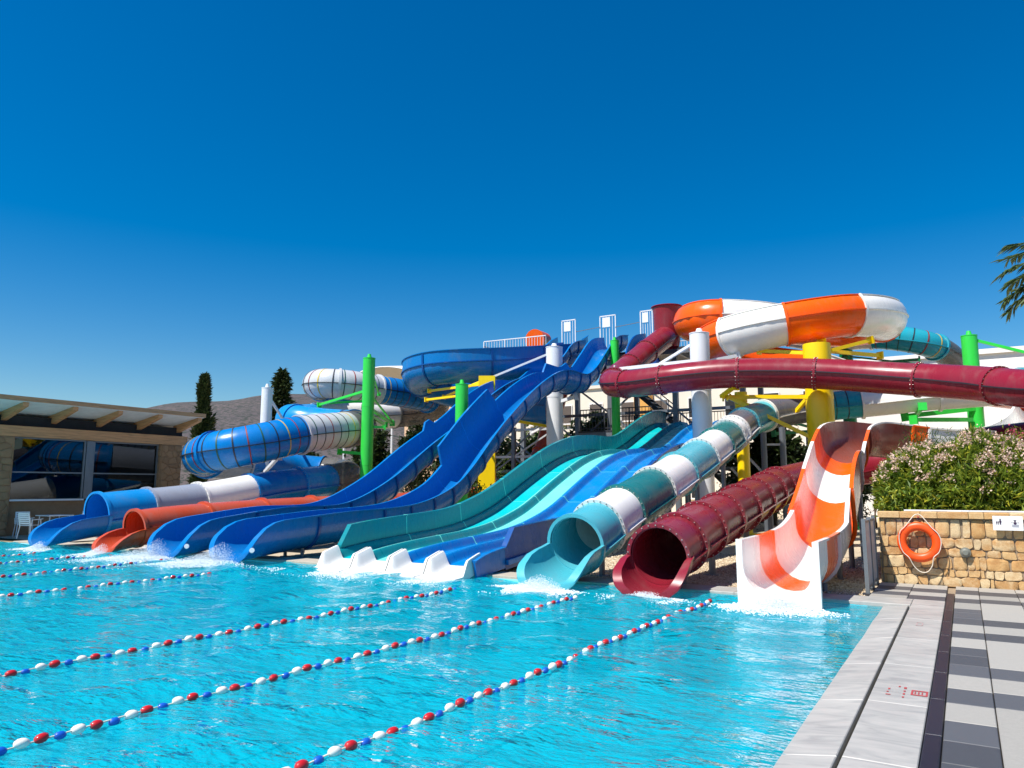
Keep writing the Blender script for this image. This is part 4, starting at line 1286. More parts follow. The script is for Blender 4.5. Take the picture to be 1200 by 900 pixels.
bps = [(0, 'white'), (I_.s_at_y(12.5), 'orange'), (I_.s_at_y(13.7), 'white'), (I_.s_at_y(15.9), 'orange'), (I_.s_at_y(17.9), 'white'), (I_.s_at_y(19.4), 'orange'), (I_.s_at_y(20.3), 'chute_clear'), (near(I_, (-1.5, 22.5, 2.5)), 'orange'), (near(I_, (-1.1, 22.85, 2.45)), 'white'),
       (near(I_, (.4, 24.6, 2.42)), 'orange'), (near(I_, (.9, 25.6, 2.5)), 'white'), (near(I_, (2.2, 30.6, 4.2)), 'orange'), (near(I_, (-1, 32.6, 5.1)), 'white'), (near(I_, (-5, 31.6, 5.7)), 'orange'), (near(I_, (-6.75, 27.05, 6.5)), 'white'),
       (near(I_, (-4.9, 26.9, 6.67)), 'orange'), (near(I_, (-3.0, 28.1, 7.0)), 'white'), (near(I_, (-2.3, 31.5, 7.35)), 'orange'), (near(I_, (-5.0, 32.2, 7.58)), 'orange'), (near(I_, (-6.0, 31.2, 7.63)), 'white'), (near(I_, (-8.0, 29.5, 7.73)), 'orange'), (I_.L, '')]
for i in range(len(bps) - 1):
    a, b = bps[i][0], bps[i + 1][0]
    mt = bps[i][1]
    mt = 'orange' if mt == 'rim' else mt
    big = a > qU - .5
    flume(sI, 'flume_segment', I_, a, b - .003, (.49 if a < 3 else .54) if not big else .78, hIl, hIr, M[mt], rnd=big, lipmat=M['white'] if mt == 'chute_clear' else None, flat=0.0, th=.035, lip=.075, extra=[.02, .05, .09, .14, .2, .3, .4] + [qT0 - 1.2, qT0])
    if i > 1:
        under_rib(sI, I_, a, (.49 if a < 3 else .54) if not big else .78, lambda q: hIl(q), lambda q: hIr(q), M[mt], th=.035, rnd=big)
    if big:
        side_strip(sI, 'side_joint', I_, a + .02, b - .02, .81, M[mt], w=.05, th=.045, v=.78)
for yy in (13.6, 15.6, 17.8, 20):
    p = I_.at(I_.s_at_y(yy))
    for sx in (-.28, .28):
        leg(sI, p[0] + sx, yy, -.01, p[2], .055)
# white front plate of the run-out: box outline with the trough cut out of it
hp = half_profile(.84, .49, 0.0, 9)
inn = [(-x, y) for x, y, _, _ in hp[::-1]] + [(x, y) for x, y, _, _ in hp[1:]]
c = len(inn)
vs, fs = [], []
for yy in (11.40, 11.495):
    for x, y in inn:
        vs.append((-2.4 + x, yy, .10 + y))
    for k_ in range(c):
        x = inn[k_][0]
        t = k_ / (c - 1)
        ox = -.58 + 1.16 * t
        oz = -.14
        if k_ < 5: ox, oz = -.58, (.945 - 1.085 * k_ / 4.0)
        if k_ > c - 6: ox, oz = .58, (.945 - 1.085 * (c - 1 - k_) / 4.0)
        if 5 <= k_ <= c - 6: ox = -.58 + 1.16 * (k_ - 4) / (c - 9)
        vs.append((-2.4 + ox, yy, oz))
for k_ in range(c - 1):
    fs.append((k_, k_ + 1, c + k_ + 1, c + k_))
    fs.append((2 * c + k_, 3 * c + k_, 3 * c + k_ + 1, 2 * c + k_ + 1))
    fs.append((k_, 2 * c + k_, 2 * c + k_ + 1, k_ + 1))
    fs.append((c + k_, c + k_ + 1, 3 * c + k_ + 1, 3 * c + k_))
fs += [(0, c, 3 * c, 2 * c), (c - 1, 3 * c - 1, 4 * c - 1, 2 * c - 1)]
mkobj('front_plate', vs, fs, M['white'], sI, 30)

# ================================================================== POSTS
def post(label, x, y, ztop, r, mat, arms=(), cap=True, capmat=None, group='slide support posts', square=False):
    t = thing('support_post', label, 'post', (x, y, 0), group)
    mb = MB()
    if square:
        mb.box((x, y, ztop / 2), (2 * r, 2 * r, ztop), R(28))
    else:
        mb.cyl((x, y, -.01), (x, y, ztop), r, n=28)
    mb.build('shaft', mat, t, 40)
    if cap:
        mb = MB()
        mb.cyl((x, y, ztop + .001), (x, y, ztop + .03), r * 1.04, n=24)
        mb.cyl((x, y, ztop + .03), (x, y, ztop + .20), r * .42, r * .25, n=16)
        mb.build('cap', capmat or mat, t, 40)
    mb = MB(); mb.cyl((x, y, -.005), (x, y, .05), r * 1.6, n=20); mb.build('base_plate', mat, t, 40)
    if not square:
        for zc_ in (ztop * .38, ztop * .72):
            mb = MB(); mb.cyl((x, y, zc_ - .05), (x, y, zc_ + .05), r * 1.025, n=28); mb.build('weld_collar', mat, t, 40)
    for (p, q, w) in arms:
        mb = MB(); mb.beam(p, q, w); mb.build('bracket_arm', mat, t, 0)
        d_ = (Vector(q) - Vector(p)).normalized()
        mb = MB(); mb.beam(Vector(q) - d_ * .02, Vector(q) + d_ * .04, w * 2.2); mb.build('bracket_plate', mat, t, 0)
    return t
GRN, DG, YE, WH = M['green'], M['green_dark'], M['yellow'], M['post_white']
post('green post in front of the banded white tube', -20.9, 23.1, 7.05, .25, GRN,
     [((-20.9, 23.1, 6.9), (-23.4, 26.6, 6.1), .07), ((-21, 23.2, 5.75), (-25.6, 28, 5.75), .12), ((-21, 23.3, 5.0), (-25, 29.5, 5.0), .12), ((-21, 23.3, 5.6), (-24.6, 29, 5.05), .07), ((-21, 23.2, 4.75), (-23.5, 27.2, 4.7), .12), ((-20.9, 23.1, 4.2), (-20.4, 23.6, 4.2), .1), ((-21, 23, 3.1), (-22.2, 22.9, 3.2), .12), ((-21.1, 23.1, 5.7), (-24.2, 23.6, 5.35), .1), ((-24, 23.6, 5.4), (-24.6, 27, 5.9), .1)])
post('green post standing behind the two blue racing slides', -15.75, 22.5, 5.5, .24, GRN, [((-15.7, 22.5, 2.9), (-14.8, 22.3, 2.75), .1), ((-15.75, 22.5, 4.9), (-18.4, 26, 5.8), .08)])
post('stout white post behind the bright blue slide', -15.6, 29.6, 8.05, .38, WH, [((-15.6, 29.5, 7.85), (-18.2, 28.0, 6.6), .09), ((-15.6, 29.6, 5.5), (-14.5, 29.5, 5.72), .14), ((-15.2, 29.7, 4.9), (-17.4, 30.7, 4.3), .1)])
post('slim green post between the blue slide and the maroon tube', -13.6, 31.9, 8.55, .20, GRN)
post('tall white post rising through the maroon and turquoise tubes', -7.72, 25.75, 7.15, .345, WH,
     [((-7.72, 25.75, 6.95), (-9.6, 26.3, 6.2), .09), ((-7.8, 25.8, 6.2), (-11.2, 26.4, 6.25), .13), ((-7.7, 25.6, 3.0), (-6.6, 24.0, 2.95), .14), ((-7.7, 25.7, 6.1), (-6.6, 26.6, 6.4), .12)])
post('broad yellow column under the orange and white loops', -3.92, 26.35, 6.5, .44, YE,
     [((-4.1, 26.3, 4.72), (-6.9, 25.6, 4.82), .13), ((-4.2, 26.2, 3.35), (-6.7, 25.55, 4.78), .12), ((-6.9, 25.3, 4.8), (-6.3, 24.8, 5.05), .12), ((-4.0, 26.4, 6.2), (-5.9, 26.9, 6.55), .12), ((-3.8, 26.4, 6.2), (-2.4, 27.9, 6.75), .12), ((-3.9, 26.4, 6.3), (-2.2, 28.6, 6.3), .12), ((-3.9, 26.3, 6.3), (-3.9, 27.4, 6.75), .14), ((-4.1, 26.5, 4.95), (-5.3, 27.8, 4.0), .12)], cap=False)
post('square yellow column behind the bright blue slide', -17.8, 27.4, 6.6, .36, YE,
     [((-17.8, 27.4, 6.3), (-21.8, 28.4, 6.35), .1), ((-17.9, 27.4, 5.9), (-21.8, 28.2, 5.9), .1), ((-18, 27.5, 6.5), (-20.9, 28.4, 6.0), .09), ((-17.8, 27.4, 4.85), (-15.9, 30.5, 4.45), .12)], cap=False, square=True)
post('yellow post below the bend of the turquoise tube', -7.0, 28.4, 5.3, .23, YE, [((-7, 28.3, 4.9), (-5.2, 27.6, 4.25), .1)], cap=False)
post('dark green post far behind the orange and white chute', -3.95, 34.4, 7.6, .27, DG, [((-3.95, 34.3, 6.9), (-1.2, 34.2, 6.9), .12), ((-3.95, 34.3, 4.2), (-6.5, 31.5, 3.9), .12), ((-4, 34.3, 3.8), (-5.8, 31.6, 4.35), .09), ((-3.9, 34.3, 7.3), (-1.2, 33.4, 6.6), .07), ((-3.9, 34.3, 5.2), (-1.4, 31, 4.9), .12)])
post('bright green post behind the maroon tube by the oleander', .54, 31.2, 7.15, .26, GRN, [((.7, 31.2, 7.0), (3.6, 31.6, 5.9), .10), ((.5, 31, 4.5), (-1.6, 29.4, 4.2), .16), ((.4, 30.9, 4.1), (-1.3, 28.6, 4.0), .14), ((-1.3, 29.6, 4.2), (-1.0, 28.2, 4.4), .12)])
post('white post behind the banded blue loop beside the pines', -25.4, 21.7, 5.95, .23, WH, [((-25.4, 21.8, 5.6), (-26.6, 24.2, 4.3), .09), ((-25.3, 21.6, 2.3), (-22.6, 20.0, 2.9), .12), ((-25.3, 21.6, 2.0), (-23, 19.4, 1.2), .1)])

# grey steel frame carrying the turquoise tube's bend
sf = thing('steel_frame', 'pair of grey steel uprights between turquoise and maroon tubes', 'frame', (-6.3, 30.4, 0))
for (x, y) in ((-6.64, 30.2), (-6.0, 30.6)):
    mb = MB(); mb.cyl((x, y, -.01), (x, y, 4.1), .12, n=14); mb.build('upright', M['steel'], sf)
for z in (1.0, 2.2, 3.4):
    mb = MB(); mb.beam((-6.64, 30.2, z), (-6.0, 30.6, z), .08); mb.build('cross_bar', M['steel_light'], sf, 0)
for z in (1.0, 2.2):
    mb = MB(); mb.beam((-7.9, 30.0, z + 1.5), (-6.64, 30.2, z), .09); mb.build('brace', M['steel_light'], sf, 0)

# ================================================================== TOWER
tw = thing('slide_tower', 'grey steel launch tower with platforms, stairs and white gates behind the slides', 'tower', (-15, 35, 0))
PZ, LZ = 8.45, 4.55
def tpart(name, fn, mat, smooth=0, parent=None):
    mb = MB(); fn(mb); return mb.build(name, mat, parent or tw, smooth)
for X0, X1, Y0, Y1, Z_ in ((-22.5, -8.2, 34.2, 38.4, PZ), (-16.5, -7.2, 33.85, 38.0, LZ)):
    d_ = tpart('platform', lambda m: m.box(((X0 + X1) / 2, (Y0 + Y1) / 2, Z_ - .05), (X1 - X0, Y1 - Y0, .08)), M['steel_dark'])
    for yy in (Y0 + .08, Y1 - .08):
        tpart('edge_beam', lambda m: m.box(((X0 + X1) / 2, yy, Z_ - .21), (X1 - X0, .12, .22)), M['steel'], parent=d_)
    for xx in np.arange(X0 + .1, X1, 2.2):
        tpart('joist', lambda m: m.box((xx, (Y0 + Y1) / 2, Z_ - .2), (.1, Y1 - Y0 - .4, .2)), M['steel'], parent=d_)
cols_x = (-22.2, -18.6, -15.0, -11.6, -8.4)
for xx in cols_x:
    for yy in (34.5, 38.1):
        tpart('column', lambda m: m.box((xx, yy, (PZ - .35) / 2), (.24, .24, PZ - .35)), M['steel'])
for a, b in zip(cols_x[:-1], cols_x[1:]):
    for z in (2.6, 5.4):
        tpart('girder', lambda m: m.beam((a + .12, 34.5, z), (b - .12, 34.5, z), .14), M['steel'])
    for z0, z1 in ((.1, 2.5), (2.7, 5.3), (5.5, 8.0)):
        if a < -14 or z0 < 3:
            tpart('brace', lambda m: m.beam((a + .15, 34.44, z0), (b - .15, 34.44, z1), .08), M['steel'])
            tpart('brace', lambda m: m.beam((a + .15, 34.56, z1), (b - .15, 34.56, z0), .08), M['steel'])
# low lattice in front of the tower that props the blue spiral
for xx, yy in ((-21.0, 30.6), (-18.6, 31.0), (-16.4, 31.2)):
    tpart('column', lambda m: m.box((xx, yy, 2.3), (.18, .18, 4.6)), M['steel'])
for z in (1.5, 3.2, 4.5):
    tpart('girder', lambda m: m.beam((-21.0, 30.6, z), (-18.6, 31.0, z), .11), M['steel_light'])
    tpart('girder', lambda m: m.beam((-18.6, 31.0, z), (-16.4, 31.2, z), .11), M['steel_light'])
for (xa, ya), (xb, yb) in (((-21, 30.6), (-18.6, 31)), ((-18.6, 31), (-16.4, 31.2))):
    tpart('brace', lambda m: m.beam((xa, ya, 1.5), (xb, yb, 3.2), .07), M['steel'])
    tpart('brace', lambda m: m.beam((xa, ya, 3.2), (xb, yb, 1.5), .07), M['steel'])
    tpart('brace', lambda m: m.beam((xa, ya, 3.2), (xb, yb, 4.5), .07), M['steel_light'])
    tpart('brace', lambda m: m.beam((xa, ya, 0), (xb, yb, 1.5), .07), M['steel_light'])
def railing(p, q, z, mat, h=1.1, step=.16, parent=None):
    p, q = np.array(p), np.array(q)
    L = np.linalg.norm(q - p)
    rl = tpart('railing', lambda m: (m.beam((*p, z + h), (*q, z + h), .05), m.beam((*p, z + .1), (*q, z + .1), .04)), mat)
    n = max(2, int(L / step))
    mb = MB()
    for i in range(n + 1):
        c_ = p + (q - p) * i / n
        w = .05 if i % 8 == 0 else .02
        mb.beam((c_[0], c_[1], z), (c_[0], c_[1], z + h - .02), w)
    mb.build('balusters', mat, rl, 0)
railing((-22.4, 34.1), (-18.6, 34.35), PZ, M['post_white'], 1.35)
railing((-22.4, 38.3), (-8.3, 38.3), PZ, M['steel_light'])
railing((-22.45, 34.2), (-22.45, 38.3), PZ, M['steel_light'])
railing((-16.4, 33.9), (-12.6, 33.9), LZ, M['steel_dark'], 1.05)
railing((-16.4, 37.9), (-7.3, 37.9), LZ, M['steel_dark'], 1.05)
railing((-7.25, 34.0), (-7.25, 37.9), LZ, M['steel_dark'], 1.05)
def gate(x, y, w):
    g_ = tpart('start_gate', lambda m: (m.beam((x, y, PZ), (x, y, PZ + 2.0), .05), m.beam((x + w, y, PZ), (x + w, y, PZ + 2.0), .05), m.beam((x - .02, y, PZ + 2.0), (x + w + .02, y, PZ + 2.0), .05)), M['post_white'])
    tpart('gate_sign', lambda m: m.box((x + w * .42, y - .04, PZ + 1.66), (w * .5, .02, .5)), M['plastic_white'], parent=g_)
    for i in range(1, 5):
        tpart('bar', lambda m: m.beam((x + w * i / 5, y, PZ + .1), (x + w * i / 5, y, PZ + 1.98), .022), M['post_white'], parent=g_)
gate(-17.6, 34.3, .78); gate(-15.45, 34.4, .85); gate(-13.25, 34.4, .62)
for a, b in ((-16.8, -15.45), (-14.6, -13.3)):
    tpart('start_bar', lambda m: m.beam((a, 34.35, PZ + 1.35), (b, 34.35, PZ + 1.45), .03), M['steel'])
tpart('launch_hood', lambda m: (m.cyl((-19.6, 36, 9.9), (-19.6, 34.9, 9.75), .45, .6, n=20)), M['orange'], 40)
# stair flights from the ground to the upper deck
for (xa, xb, za, zb, yy) in ((-8.6, -13.0, 0, LZ, 38.8), (-12.0, -16.5, LZ, PZ, 37.2)):
    n = 16
    st = tpart('stair_flight', lambda m: (m.beam((xa, yy - .5, za), (xb, yy - .5, zb), .06, .22), m.beam((xa, yy + .5, za), (xb, yy + .5, zb), .06, .22)), M['steel_dark'])
    for i in range(n):
        t_ = (i + .5) / n
        tpart('tread', lambda m: m.box((xa + (xb - xa) * t_, yy, za + (zb - za) * t_ + .02), (.26, .94, .04)), M['steel'], parent=st)
    tpart('handrail', lambda m: (m.beam((xa, yy - .5, za + 1.0), (xb, yy - .5, zb + 1.0), .05), [m.beam((xa + (xb - xa) * i / 12, yy - .5, za + (zb - za) * i / 12), (xa + (xb - xa) * i / 12, yy - .5, za + (zb - za) * i / 12 + 1), .025) for i in range(13)]), M['steel_dark'], parent=st)
# curved stair with railings beside the slim green post
for i in range(10):
    a = R(200 + 16 * i)
    cx_, cy_ = -11.9, 35.2
    tpart('curved_tread', lambda m: m.box((cx_ + 1.0 * math.cos(a), cy_ + 1.0 * math.sin(a) * .6, 2.4 + .21 * i), (.7, .28, .04), a), M['steel'])
    tpart('curved_baluster', lambda m: m.beam((cx_ + 1.35 * math.cos(a), cy_ + 1.35 * math.sin(a) * .6, 2.4 + .21 * i), (cx_ + 1.35 * math.cos(a), cy_ + 1.35 * math.sin(a) * .6, 3.5 + .21 * i), .03), M['steel_dark'])

# ================================================================== BUILDINGS BEHIND
def block(name, label, x0, x1, y0, y1, h, mat, wins, parapet=True, recess_mat=None):
    t = thing(name, label, 'building', ((x0 + x1) / 2, y0, 0))
    part_box(t, 'wall', ((x0 + x1) / 2, (y0 + y1) / 2, h / 2), (x1 - x0, y1 - y0, h), mat)
    if parapet:
        part_box(t, 'parapet', ((x0 + x1) / 2, (y0 + y1) / 2, h + .12), (x1 - x0 + .3, y1 - y0 + .3, .24), mat)
    for (cx, cz, w, hh) in wins:
        f_ = part_box(t, 'window', (cx, y0 - .03, cz), (w + .14, .10, hh + .14), M['stucco_white'])
        part_box(f_, 'pane', (cx, y0 - .085, cz), (w, .03, hh), M['shutter'] if (int(cx * 7) % 3) else M['dark_room'])
        part_box(f_, 'sill', (cx, y0 - .12, cz - hh / 2 - .09), (w + .3, .16, .06), M['stucco_white'])
    return t
wb_ = [(x, z, 1.0, 1.35) for x in np.arange(-31.6, -6.5, 2.6) for z in (1.7, 4.6, 7.4)]
block('hotel_block', 'cream hotel block with rows of windows behind the tower', -32.8, -5.5, 52, 60, 9.3, M['stucco_cream'], wb_)
block('hotel_wing', 'peach hotel wing with small white windows left of the tower', -41, -33.2, 50, 58, 8.8, M['stucco_peach'], [(x, z, .9, 1.1) for x in (-40.0, -38.2, -36.4, -34.6) for z in (4.2, 6.9)])
block('plain_hall', 'long plain white hall wall behind the oleander and green post', -5.2, 24, 42, 50, 8.1, M['stucco_white'], [(-3.4, 3.1, .9, 1.0)])
block('ochre_annex', 'narrow ochre strip of building between white hotel walls', -20.4, -19.2, 51.2, 51.95, 8.6, M['stucco_orange'], [], parapet=False)
# white stretched canopy roof above the peach wing
cn = thing('white_canopy', 'curved white canopy roof showing above the banded tube', 'canopy', (-47, 55, 0))
vs, fs = [], []
for i in range(13):
    x = -50.5 + i * .95
    for j in range(5):
        y = 51 + j * 2
        vs.append((x, y, 11.2 + 1.9 * math.sin(math.pi * min(1, i / 14.0 + .08)) - .1 * (j - 2) ** 2))
for i in range(12):
    for j in range(4):
        fs.append((i * 5 + j, (i + 1) * 5 + j, (i + 1) * 5 + j + 1, i * 5 + j + 1))
o_ = mkobj('roof_sheet', vs, fs, M['stucco_white'], cn, 60)
sol = o_.modifiers.new('thick', 'SOLIDIFY'); sol.thickness = .12
for px_ in (-49.5, -45, -40.5):
    for py_ in (51.6, 58.4):
        mb = MB(); mb.cyl((px_, py_, 0), (px_, py_, 11.3), .12, n=10); mb.build('pole', M['post_white'], cn)

# ================================================================== FOLIAGE
def leaf_mesh(name, pos, dirs, length, width, mat, parent, rolls=None):
    """many small folded leaves: pos (n,3), dirs (n,3)"""
    n = len(pos)
    d = dirs / np.linalg.norm(dirs, axis=1)[:, None]
    up = np.tile(np.array([0, 0, 1.0]), (n, 1)) + rng.normal(0, .5, (n, 3))
    s = np.cross(d, up)
    s /= np.linalg.norm(s, axis=1)[:, None] + 1e-9
    nn = np.cross(s, d)
    L = length * rng.uniform(.7, 1.25, n)[:, None]
    W = width * rng.uniform(.7, 1.25, n)[:, None]
    v = np.stack([pos, pos + d * L * .5 + s * W * .5 + nn * W * .12, pos + d * L - nn * L * .12, pos + d * L * .5 - s * W * .5 + nn * W * .12], 1)
    I = np.arange(n)[:, None] * 4
    f = np.concatenate([I + np.array([[0, 1, 2]]), I + np.array([[0, 2, 3]])], 0)
    return mkobj(name, v.reshape(-1, 3), f.tolist(), mat, parent, 0)

def rand_dirs(n, up=0.0):
    d = rng.normal(0, 1, (n, 3))
    d[:, 2] += up
    return d / np.linalg.norm(d, axis=1)[:, None]

def clump_points(center, radii, nclump, per, spread, shell=0.6):
    """clumps spread through an uneven ellipsoid, leaves round each clump"""
    c = rand_dirs(nclump, .15) * (rng.uniform(shell, 1.0, nclump)[:, None])
    c = c * np.array(radii)[None] * rng.uniform(.75, 1.12, (nclump, 1)) + np.array(center)[None]
    p = np.repeat(c, per, 0) + rng.normal(0, spread, (nclump * per, 3))
    return c, p

def limb(mb, a, b, r0, r1):
    a, b = Vector(a), Vector(b)
    m = (a + b) / 2 + Vector((random.uniform(-.1, .1), random.uniform(-.1, .1), .05)) * (b - a).length
    mb.cyl(a, m, r0, (r0 + r1) / 2, n=8); mb.cyl(m, b, (r0 + r1) / 2, r1, n=8)

def tree(name, label, x, y, h, crown_r, mat, leaf=(.42, .22), nclump=90, per=40, group='trees behind the slides', base=.35):
    t = thing(name, label, 'tree', (x, y, 0), group)
    mb = MB()
    mb.cyl((x, y, -.05), (x + .1, y, h * base), crown_r * .09, crown_r * .06, n=10)
    c, p = clump_points((x, y, h * (base + 1) / 2), (crown_r, crown_r, h * (1 - base) / 2), nclump, per, crown_r * .14, .35)
    top = (x + .1, y, h * base)
    for k_ in range(0, min(len(c), 26)):
        limb(mb, top, c[k_], crown_r * .035, .01)
    mb.build('trunk', M['bark'], t, 40)
    leaf_mesh('crown', p, rand_dirs(len(p), .1), leaf[0], leaf[1], mat, t)
    return t

def conifer(name, label, x, y, h, r, mat, n=9000, cyl=False, group=None, gaps=0.0, lean=0):
    t = thing(name, label, 'tree', (x, y, 0), group)
    mb = MB(); mb.cyl((x, y, -.05), (x, y, h * .95), r * .12, .02, n=8)
    zz = rng.random(n)
    zz = .08 + .92 * zz
    prof = (np.minimum(1, (1 - zz) * 6) * np.minimum(1, .55 + zz)) if cyl else ((1 - zz) ** .8 + .06)
    lay_ = .65 + .35 * np.sin(zz * (36 if not cyl else 14) + rng.normal(0, .4, n))
    an = rng.uniform(0, 6.28, n)
    bump_ = 1 + .38 * np.sin(an * 3 + zz * 9) + .34 * np.sin(an * 5 - zz * 31)
    rad = r * prof * lay_ * bump_ * rng.random(n) ** .45
    p = np.stack([x + rad * np.cos(an), y + rad * np.sin(an), zz * h], 1)
    d = np.stack([np.cos(an), np.sin(an), np.full(n, 1.2 if cyl else -.1)], 1) + rng.normal(0, .4, (n, 3))
    for k_ in range(14):
        zq = .15 + .8 * k_ / 14
        a = random.uniform(0, 6.28)
        rr = r * (.6 if cyl else (1 - zq) * .9)
        mb.cyl((x, y, zq * h), (x + rr * math.cos(a), y + rr * math.sin(a), zq * h + (.2 if cyl else -.1)), .05, .015, n=6)
    mb.build('trunk', M['bark'], t, 40)
    leaf_mesh('crown', p, d, h * .045, h * .018, mat, t)
    return t

cy = conifer('cypress_tree', 'slim ragged cypress rising above the pavilion roof end', -60.6, 44.4, 12.1, .72, M['needle'], 7000, True)
conifer('pine_tree', 'pointed conifer behind the white post left of the banded tube', -46.6, 41.3, 11.1, 2.2, M['needle'], 6000)
for (x, y, h, r_, m_, lb) in ((-52, 45, 6.6, 1.7, 'leaf_mid', 'low round olive tree left of the conifer, below the hill'), (-49.2, 42, 6.3, 1.4, 'leaf_mid', 'small bushy tree between the olive and the white post'), (-44.4, 41, 6.2, 1.6, 'leaf_dark', 'dark bushy tree just right of the pointed conifer'),
                              (-32.2, 40.5, 6.6, 1.2, 'leaf_dark', 'dark tree seen between the green post and the peach wing'), (-34.6, 39.0, 5.8, 1.2, 'leaf_dark', 'dark leafy tree under the banded tube bend'),
                              (-22.4, 41.5, 5.6, 2.0, 'leaf_mid', 'mid green tree behind the steel lattice'), (-18.6, 40.8, 6.6, 1.7, 'leaf_dark', 'dark tree behind the stout white post'),
                              (-7.6, 35.8, 4.6, 1.9, 'leaf_dark', 'dark tree under the turquoise tube bend'), (-4.6, 37.2, 4.4, 1.5, 'leaf_dark', 'dark bushy tree left of the yellow column'), (-27.6, 39.5, 5.4, 1.9, 'leaf_dark', 'dark low tree behind the square yellow column'), (-25.0, 40.2, 4.8, 1.8, 'leaf_dark', 'dark round tree behind the green shrub and lattice'), (-37.5, 41.5, 4.4, 1.6, 'leaf_dark', 'dark tree left of the green post, under the banded tube'), (-15.2, 41.0, 4.2, 1.7, 'leaf_mid', 'low green tree right of the stout white post')):
    tree('leafy_tree', lb, x, y, h, r_, M[m_], nclump=80, per=45, base=.22)

def shrub(label, x, y, rx, ry, h, mat, n=60, per=40, leaf=(.16, .06), group='shrubs under the slides'):
    t = thing('shrub', label, 'shrub', (x, y, 0), group)
    c, p = clump_points((x, y, h * .5), (rx, ry, h * .52), n, per, .14, .4)
    p[:, 2] = np.abs(p[:, 2])
    mb = MB()
    for k_ in range(0, 16):
        limb(mb, (x + random.uniform(-.2, .2), y, -.02), c[k_], .03, .008)
    mb.build('stems', M['bark'], t, 40)
    leaf_mesh('foliage', p, rand_dirs(len(p), .5), leaf[0], leaf[1], mat, t)
for (x, y, rx, ry, h, m_, lb) in ((-17.0, 25.0, 1.0, .8, 2.0, 'leaf_mid', 'leafy shrub at the foot of the square yellow column'), (-16.6, 33.0, 1.6, .9, 2.9, 'leaf_dark', 'dark shrub below the lattice left of the white post'), (-19.8, 33.2, 1.7, .9, 3.1, 'leaf_mid', 'green shrub behind the square yellow column'),
                                  (-14.0, 33.0, 1.4, .9, 2.6, 'leaf_dark', 'dark shrub at the foot of the slim green post'), (-5.6, 31.9, 1.5, .8, 2.7, 'leaf_mid', 'green shrub behind the translucent maroon tube'), (-8.0, 31.8, 1.2, .8, 2.4, 'leaf_dark', 'dark shrub beside the grey steel uprights'),
                                  (-4.0, 30.6, 1.2, .8, 2.4, 'leaf_dark', 'dark shrub behind the broad yellow column'), (-23.6, 30.0, 1.4, 1.0, 2.6, 'leaf_dark', 'dark shrub behind the green post of the banded tube')):
    shrub(lb, x, y, rx, ry, h, M[m_])

